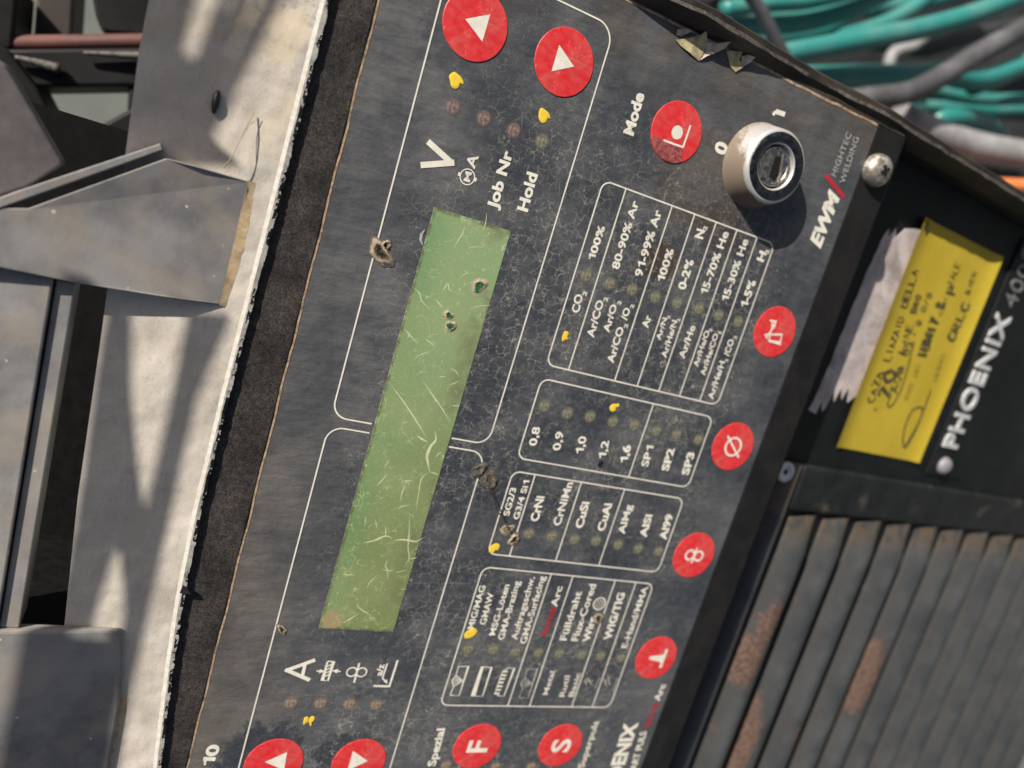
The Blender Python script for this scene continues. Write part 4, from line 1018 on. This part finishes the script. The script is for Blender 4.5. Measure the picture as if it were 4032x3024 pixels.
GL = {'A': [[(0, 0), (.5, 1), (1, 0)], [(.2, .4), (.8, .4)]], 'C': [[(1, .85), (.5, 1), (.05, .6), (.1, .2), (.5, 0), (1, .15)]], 'D': [[(0, 0), (0, 1), (.7, .85), (1, .5), (.7, .1), (0, 0)]],
      'E': [[(1, 1), (0, 1), (0, 0), (1, 0)], [(0, .5), (.8, .5)]], 'I': [[(.5, 0), (.5, 1)]], 'L': [[(0, 1), (0, 0), (1, 0)]], 'R': [[(0, 0), (0, 1), (.8, .85), (.8, .6), (0, .5), (1, 0)]],
      'Z': [[(0, 1), (1, 1), (0, 0), (1, 0)]], 'O': [[(.5, 1), (.05, .7), (.05, .3), (.5, 0), (.95, .3), (.95, .7), (.5, 1)]], 'N': [[(0, 0), (0, 1), (1, 0), (1, 1)]], 'B': [[(0, 0), (0, 1), (.7, .9), (.7, .6), (0, .5), (.9, .4), (.8, .1), (0, 0)]],
      'M': [[(0, 0), (0, 1), (.5, .4), (1, 1), (1, 0)]], '1': [[(.2, .7), (.6, 1), (.6, 0)]], '2': [[(0, .8), (.4, 1), (.9, .8), (.1, 0), (1, 0)]], '7': [[(0, 1), (1, 1), (.3, 0)]], '5': [[(1, 1), (.1, 1), (.1, .55), (.8, .5), (.9, .15), (.1, 0)]], '8': [[(.5, .5), (.1, .8), (.5, 1), (.9, .8), (.1, .2), (.5, 0), (.9, .2), (.5, .5)]],
      'P': [[(0, 0), (0, 1), (.9, .85), (.8, .5), (0, .45)]], 'S': [[(.95, .85), (.4, 1), (.1, .75), (.9, .3), (.5, 0), (0, .15)]], 'T': [[(0, 1), (1, 1)], [(.5, 1), (.5, 0)]], '/': [[(0, 0), (1, 1)]], '0': [[(.5, 1), (.05, .6), (.1, .2), (.5, 0), (.95, .4), (.85, .85), (.5, 1)]], '.': [[(.4, 0), (.6, .12)]], ' ': []}
rnd = random.Random(21)
def scrawl(txt, a, b, h, wd, m='ink', z='ZH'):
    A, B_ = ZL(z, a), ZL(z, b); d = (B_ - A); d = Vector((d.x, d.y)); L = d.length; e = d / L; t = Vector((-e.y, e.x)); ge = []
    cw = L / len(txt)
    for i, ch in enumerate(txt):
        for st in GL[ch]:
            P = [Vector((A.x, A.y)) + e * (cw * (i + .1 + .74 * x) + rnd.uniform(-.06, .06) * h) + t * (h * y + rnd.uniform(-.07, .07) * h) for x, y in st]
            ge.append(ribbon(P, wd * rnd.uniform(.8, 1.2), lambda u, v: nn(u, v) + .06))
    link('handwriting', *merge(*ge), M[m], note)
scrawl('CAZA', (690, 1165), (752, 965), 3.6, .62); scrawl('LIAZAID', (790, 905), (885, 630), 3.6, .6); scrawl('DELLA', (895, 575), (970, 330), 3.6, .62)
scrawl('20', (785, 1130), (835, 945), 6.2, 1.3); scrawl('LINE', (880, 855), (940, 670), 3.6, .45, 'ink'); scrawl('BRO', (950, 610), (990, 490), 3.2, .6)
scrawl('A0B', (835, 1105), (885, 920), 3.4, .6); scrawl('B5', (900, 870), (935, 780), 4.0, .6); scrawl('.', (940, 750), (950, 720), 4, .9); scrawl('0 0/0', (975, 690), (1055, 480), 2.8, .5)
scrawl('IBM17.8', (1010, 890), (1140, 540), 5.2, 1.15); scrawl('P', (1190, 500), (1215, 430), 5.2, 1.1); scrawl('TALE', (1180, 440), (1235, 290), 3.2, .4); scrawl('DRI', (1120, 610), (1160, 500), 3.0, .35, 'ink_faint')
scrawl('CRLC', (1185, 790), (1290, 540), 4.4, 1.0); scrawl('BIEN', (1285, 490), (1335, 350), 2.8, .4); scrawl('MINI', (905, 1145), (945, 1040), 3.0, .35, 'ink_faint'); scrawl('MN', (965, 1000), (985, 920), 2.6, .3, 'ink_faint')
scrawl('MMMO', (1085, 1030), (1140, 855), 2.6, .32, 'ink_faint'); scrawl('R', (700, 1215), (712, 1195), 1.0, .3); scrawl('7', (1000, 130), (1030, 95), 4.0, 1.6); scrawl('I', (1020, 118), (1040, 85), 4.6, 1.3)
def lp(pts, wd, m='ink'):
    P = [(p.x, p.y) for p in catmull([ZL('ZH', q) for q in pts], 6)]
    link('handwriting', *ribbon(P, wd, lambda u, v: nn(u, v) + .07), M[m], note)
lp([(1045, 1085), (960, 1310), (890, 1435), (872, 1400), (885, 1310), (930, 1210), (985, 1190), (990, 1230), (950, 1320), (890, 1425)], .75, 'ink')
lp([(940, 780), (905, 930), (860, 1080), (800, 1180), (775, 1170), (800, 1110)], .7)

# ------------------------------------------------------------------ small things lying about
def flake(name, pts, hs, m, label):
    q = [Z('ZT', p) for p in pts]; c = sum(q, Vector()) / len(q); rnd = random.Random(len(pts) * 7 + int(c.y))
    V = [(p.x, p.y, .15 + h * .6) for p, h in zip(q, hs)]; V.append((c.x, c.y, .5)); k = len(q)
    F = [[i, (i + 1) % k, k] for i in range(k)]
    me_v = V + [(v[0], v[1], v[2] - .12) for v in V]; F2 = F + [[i + k + 1 for i in f][::-1] for f in F]
    F2 += [[i, (i + 1) % k, k + 1 + (i + 1) % k, k + 1 + i] for i in range(k)]
    o = link(name, me_v, F2, M[m], None, origin=(c.x, c.y, 0))
    return tag(o, label, 'dry leaf')
flake('dry_leaf', [(92, 242), (160, 235), (235, 215), (262, 190), (272, 230), (290, 260), (262, 310), (232, 372), (170, 320), (120, 280)], [.1, .5, .8, 2.0, .9, .3, .6, .1, .5, .2], 'leaf', 'larger yellow green dry leaf flake caught along the right edge of the panel')
flake('dry_leaf', [(285, 258), (330, 268), (405, 258), (375, 300), (330, 322), (270, 345), (240, 366), (268, 318)], [.6, 1.6, 2.4, 1.5, .9, .8, .3, .2], 'leaf2', 'curled grey brown leaf scrap beside the larger yellow green flake')
flake('dry_leaf', [(400, 310), (450, 312), (488, 318), (470, 370), (505, 385), (455, 442), (420, 400)], [.1, .5, .9, .5, .8, .1, .2], 'leaf', 'small greenish leaf flake below the curled grey brown scrap')
flake('dry_leaf', [(488, 345), (520, 335), (556, 352), (540, 380), (500, 405), (465, 432), (490, 385)], [.5, 1.2, 1.8, 1.0, .6, .2, .4], 'leaf2', 'grey leaf scrap lowest of the flakes along the panel edge')
flake('dry_leaf', [(100, 180), (150, 172), (185, 190), (160, 205), (120, 220), (95, 212)], [.2, .4, .8, .3, .2, .1], 'leaf2', 'tiny tan leaf crumb highest of the flakes on the panel edge')
P = [Z('ZU', p, h) for p, h in (((1770, 1330), 3.2), ((1830, 1250), 3.8), ((1890, 1130), 3.6), ((1960, 990), 2.8), ((2010, 890), 1.9))]
nd = link('dry_grass_stalk', *merge(tube(catmull(P, 6), lambda t: .07 + .05 * abs(t - .5) * 2, 6), tube(catmull([P[2], Z('ZU', (1970, 1000), 2.4), Z('ZU', (2055, 930), 1.7)], 6), .045, 6)), M['straw'], None, origin=tuple(P[0]))
tag(nd, 'thin dry grass stalk leaning on the pale plate by the grey handle arm', 'stalk')
a, b = Z('ZU', (1728, 715), PT + .5), Z('ZU', (1690, 900), PT + .5)
sd = link('seed', *tube([a.lerp(b, t) for t in np.linspace(0, 1, 12)], lambda t: .12 + .62 * math.sin(math.pi * min(1, t * .85 + .08)), 10), M['seed'], None, origin=tuple(a), smooth=True)
tag(sd, 'small black seed husk lying on the shaded pale plate', 'seed')

# ------------------------------------------------------------------ hoses and cables beyond the right side
def hose(name, z, pts, n, rpx, m, label, cat='hose', group=None):
    if not isinstance(n, (list, tuple)): n = [n] * len(pts)
    q = [Z(z, p, h) for p, h in zip(pts, n)]
    depth = np.mean([RC[2] @ (np.array(p) - CC) for p in q]); r = rpx * (1.38 if m == 'teal' else 1.0) / ZOOM[z][2] * depth / FPX
    o = link(name, *tube(catmull(q, 8), r, 18), M[m], None, origin=tuple(q[0]), smooth=True)
    return tag(o, label, cat, group)
TG = 'teal hoses beside the machine'
hose('gas_hose', 'ZT', [(380, 60), (640, 25), (900, 5), (1150, -50), (1400, -140)], -190, 34, 'teal', 'topmost teal hose, only partly in view above the others', 'hose', TG)
hose('gas_hose', 'ZT', [(400, 150), (700, 150), (900, 128), (1100, 70), (1300, -10), (1500, -110)], -200, 42, 'teal', 'dark teal hose second from the top, rising out of view', 'hose', TG)
hose('gas_hose', 'ZT', [(450, 240), (720, 225), (860, 205), (1000, 170), (1180, 60), (1350, -60)], -215, 40, 'teal', 'shaded teal hose tucked between the second and the brightest hose', 'hose', TG)
hose('gas_hose', 'ZT', [(500, 390), (760, 330), (1000, 285), (1300, 228), (1600, 170), (1900, 85), (2250, -50)], -170, 46, 'teal', 'brightest teal hose sweeping right across the bundle', 'hose', TG)
hose('gas_hose', 'ZT', [(700, 470), (900, 470), (1150, 462), (1500, 455), (1700, 440), (1950, 480), (2250, 380)], -185, 46, 'teal', 'level teal hose passing under the thick grey cable', 'hose', TG)
hose('gas_hose', 'ZT', [(1500, 480), (1750, 572), (2000, 605), (2300, 600)], -215, 27, 'teal', 'thin teal hose low on the right below the grey cable', 'hose', TG)
hose('gas_hose', 'ZT', [(1350, 860), (1580, 750), (1740, 718), (1950, 742), (2100, 860)], [-330, -215, -190, -215, -330], 36, 'teal', 'lowest teal hose, a short arched length above the pale cable', 'hose', TG)
hose('gas_hose', 'ZT', [(560, 95), (800, 85), (1000, 50), (1200, -40)], -240, 30, 'teal', 'teal hose in shadow between the topmost and second hoses', 'hose', TG)
hose('gas_hose', 'ZT', [(1250, 40), (1500, 30), (1750, -30), (2000, -120)], -250, 40, 'teal', 'teal hose at the top edge right of the others', 'hose', TG)
hose('gas_hose', 'ZT', [(620, 330), (850, 280), (1050, 235), (1300, 165), (1500, 70), (1650, -40)], -235, 34, 'teal', 'teal hose running just above the brightest hose', 'hose', TG)
hose('gas_hose', 'ZT', [(800, 560), (1050, 530), (1300, 520), (1600, 520)], -240, 34, 'teal', 'dark teal hose directly under the level hose', 'hose', TG)
hose('gas_hose', 'ZT', [(1500, 640), (1800, 655), (2050, 670), (2300, 660)], -245, 26, 'teal', 'dim teal hose under the thin hose on the right', 'hose', TG)
hose('gas_hose', 'ZT', [(1900, 520), (2050, 470), (2200, 400), (2350, 330)], -195, 44, 'teal', 'teal hose leaving the frame above the thin hose', 'hose', TG)
CG = 'welding cables beside the machine'
hose('welding_cable', 'ZT', [(1000, 640), (1250, 600), (1500, 565), (1700, 470), (1900, 345), (2100, 235), (2300, 120)], -150, 66, 'hose_grey', 'thick dark grey cable crossing over the teal hoses', 'cable', CG)
hose('welding_cable', 'ZT', [(1450, 720), (1700, 830), (1900, 890), (2100, 930), (2350, 960)], -165, 92, 'hose_pale', 'thick pale grey cable lowest beside the side wall', 'cable', CG)
hose('welding_cable', 'ZT', [(520, -60), (580, 20), (640, 120), (720, 280), (800, 420)], -160, 40, 'hose_grey', 'dark grey cable hanging down at the left end of the hoses', 'cable', CG)
hose('welding_cable', 'ZT', [(1700, 130), (1550, 270), (1420, 320), (1385, 420), (1380, 520)], -235, 36, 'hose_pale', 'short pale curved cable behind the level teal hose', 'cable', CG)
hose('welding_cable', 'ZT', [(300, -40), (420, 40), (520, 160), (600, 300)], -230, 60, 'beam_brown', 'dark brown cable in shadow at the panel top corner', 'cable', CG)
hose('welding_cable', 'ZT', [(1200, 740), (1500, 690), (1800, 660), (2300, 690)], -260, 48, 'hose_black', 'black cable in the shadow between teal hoses', 'cable', CG)
hose('welding_cable', 'ZT', [(1250, 240), (1600, 290), (1900, 210), (2300, 130)], -270, 50, 'hose_black', 'black cable behind the brightest teal hose', 'cable', CG)
hose('extension_cord', 'F', [(3600, 725), (3850, 728), (4000, 733), (4250, 745)], -150, 29, 'orange', 'bright orange cord beneath the pale grey cable', 'cord')
# dark tray the hoses lie in
tr = [zone(x, y, -290) for x, y in ((2300, -400), (4600, -400), (4600, 1500), (3500, 900))]
t_ = link('hose_tray', *prism(tr, -300, -290), M['mat'], None, origin=(tr[0][0], tr[0][1], -300))
tag(t_, 'black tray under the coiled teal hoses', 'tray')

# ------------------------------------------------------------------ blurred steelwork beyond the handle
def beam(pts, n0, n1, m, name, label, cat):
    P = [zone(x, y, n1) for x, y in pts]; o = link(name, *prism(P, n0, n1), M[m], None, origin=(P[0][0], P[0][1], n0), bevel=1.0)
    return tag(o, label, cat)
beam([(-200, 195), (590, 188), (720, 200), (700, 350), (510, 338), (-200, 346)], -150, -120, 'beam', 'steel_beam', 'dark steel beam lying below the red brown pipe', 'beam')
beam([(-100, 100), (35, 200), (150, 350), (262, 560), (420, 760), (250, 820), (-100, 500)], -140, -118, 'beam', 'steel_beam', 'dark slanting beam behind the purple grey bracket', 'beam')
beam([(248, 545), (400, 490), (520, 425), (720, 380), (760, 640), (560, 680), (440, 660), (310, 640), (250, 600)], -135, -112, 'beam', 'steel_beam', 'dark beam under the pale triangular gap', 'beam')
beam([(506, 330), (720, 330), (720, 460), (500, 440)], -150, -121, 'beam', 'steel_beam', 'short dark post beside the pale triangular gap', 'beam')
beam([(350, -80), (800, -80), (640, 150), (400, 125), (375, 60)], -160, -130, 'beam', 'steel_beam', 'rounded dark casting at the top beside the pale plate', 'beam')
beam([(148, -80), (296, -80), (282, 152), (130, 152)], -175, -150, 'beam_brown', 'timber_block', 'dark brown timber block above the red brown pipe', 'timber')
beam([(-120, -100), (70, -60), (62, 60), (48, 195), (-120, 200)], -150, -125, 'beam', 'steel_post', 'black post at the top left corner', 'post')
P = [at(x, y, -128) for x, y in ((-150, 168), (40, 172), (300, 170), (590, 165), (760, 170))]
o = link('red_pipe', *tube(catmull(P, 6), 2.5, 14), M['pipe_red'], None, origin=tuple(P[0]), smooth=True); tag(o, 'red brown pipe lying across the top left gap', 'pipe')
P = [at(x, y, -118) for x, y in ((60, 225), (140, 245), (235, 272))]
o = link('steel_rod', *tube(catmull(P, 6), lambda t: .6 + 1.0 * t, 10), M['rim'], None, origin=tuple(P[0]), smooth=True); tag(o, 'thin grey rod end lying on the dark beam', 'rod')
P = [at(x, y, -118) for x, y in ((330, 208), (450, 215), (570, 222))]
o = link('steel_rod', *tube(catmull(P, 6), lambda t: .5 + .8 * t, 10), M['rim'], None, origin=tuple(P[0]), smooth=True); tag(o, 'thin pale rod just below the red brown pipe', 'rod')

for o in list(bpy.data.objects):
    if '_o' in o: del o['_o']
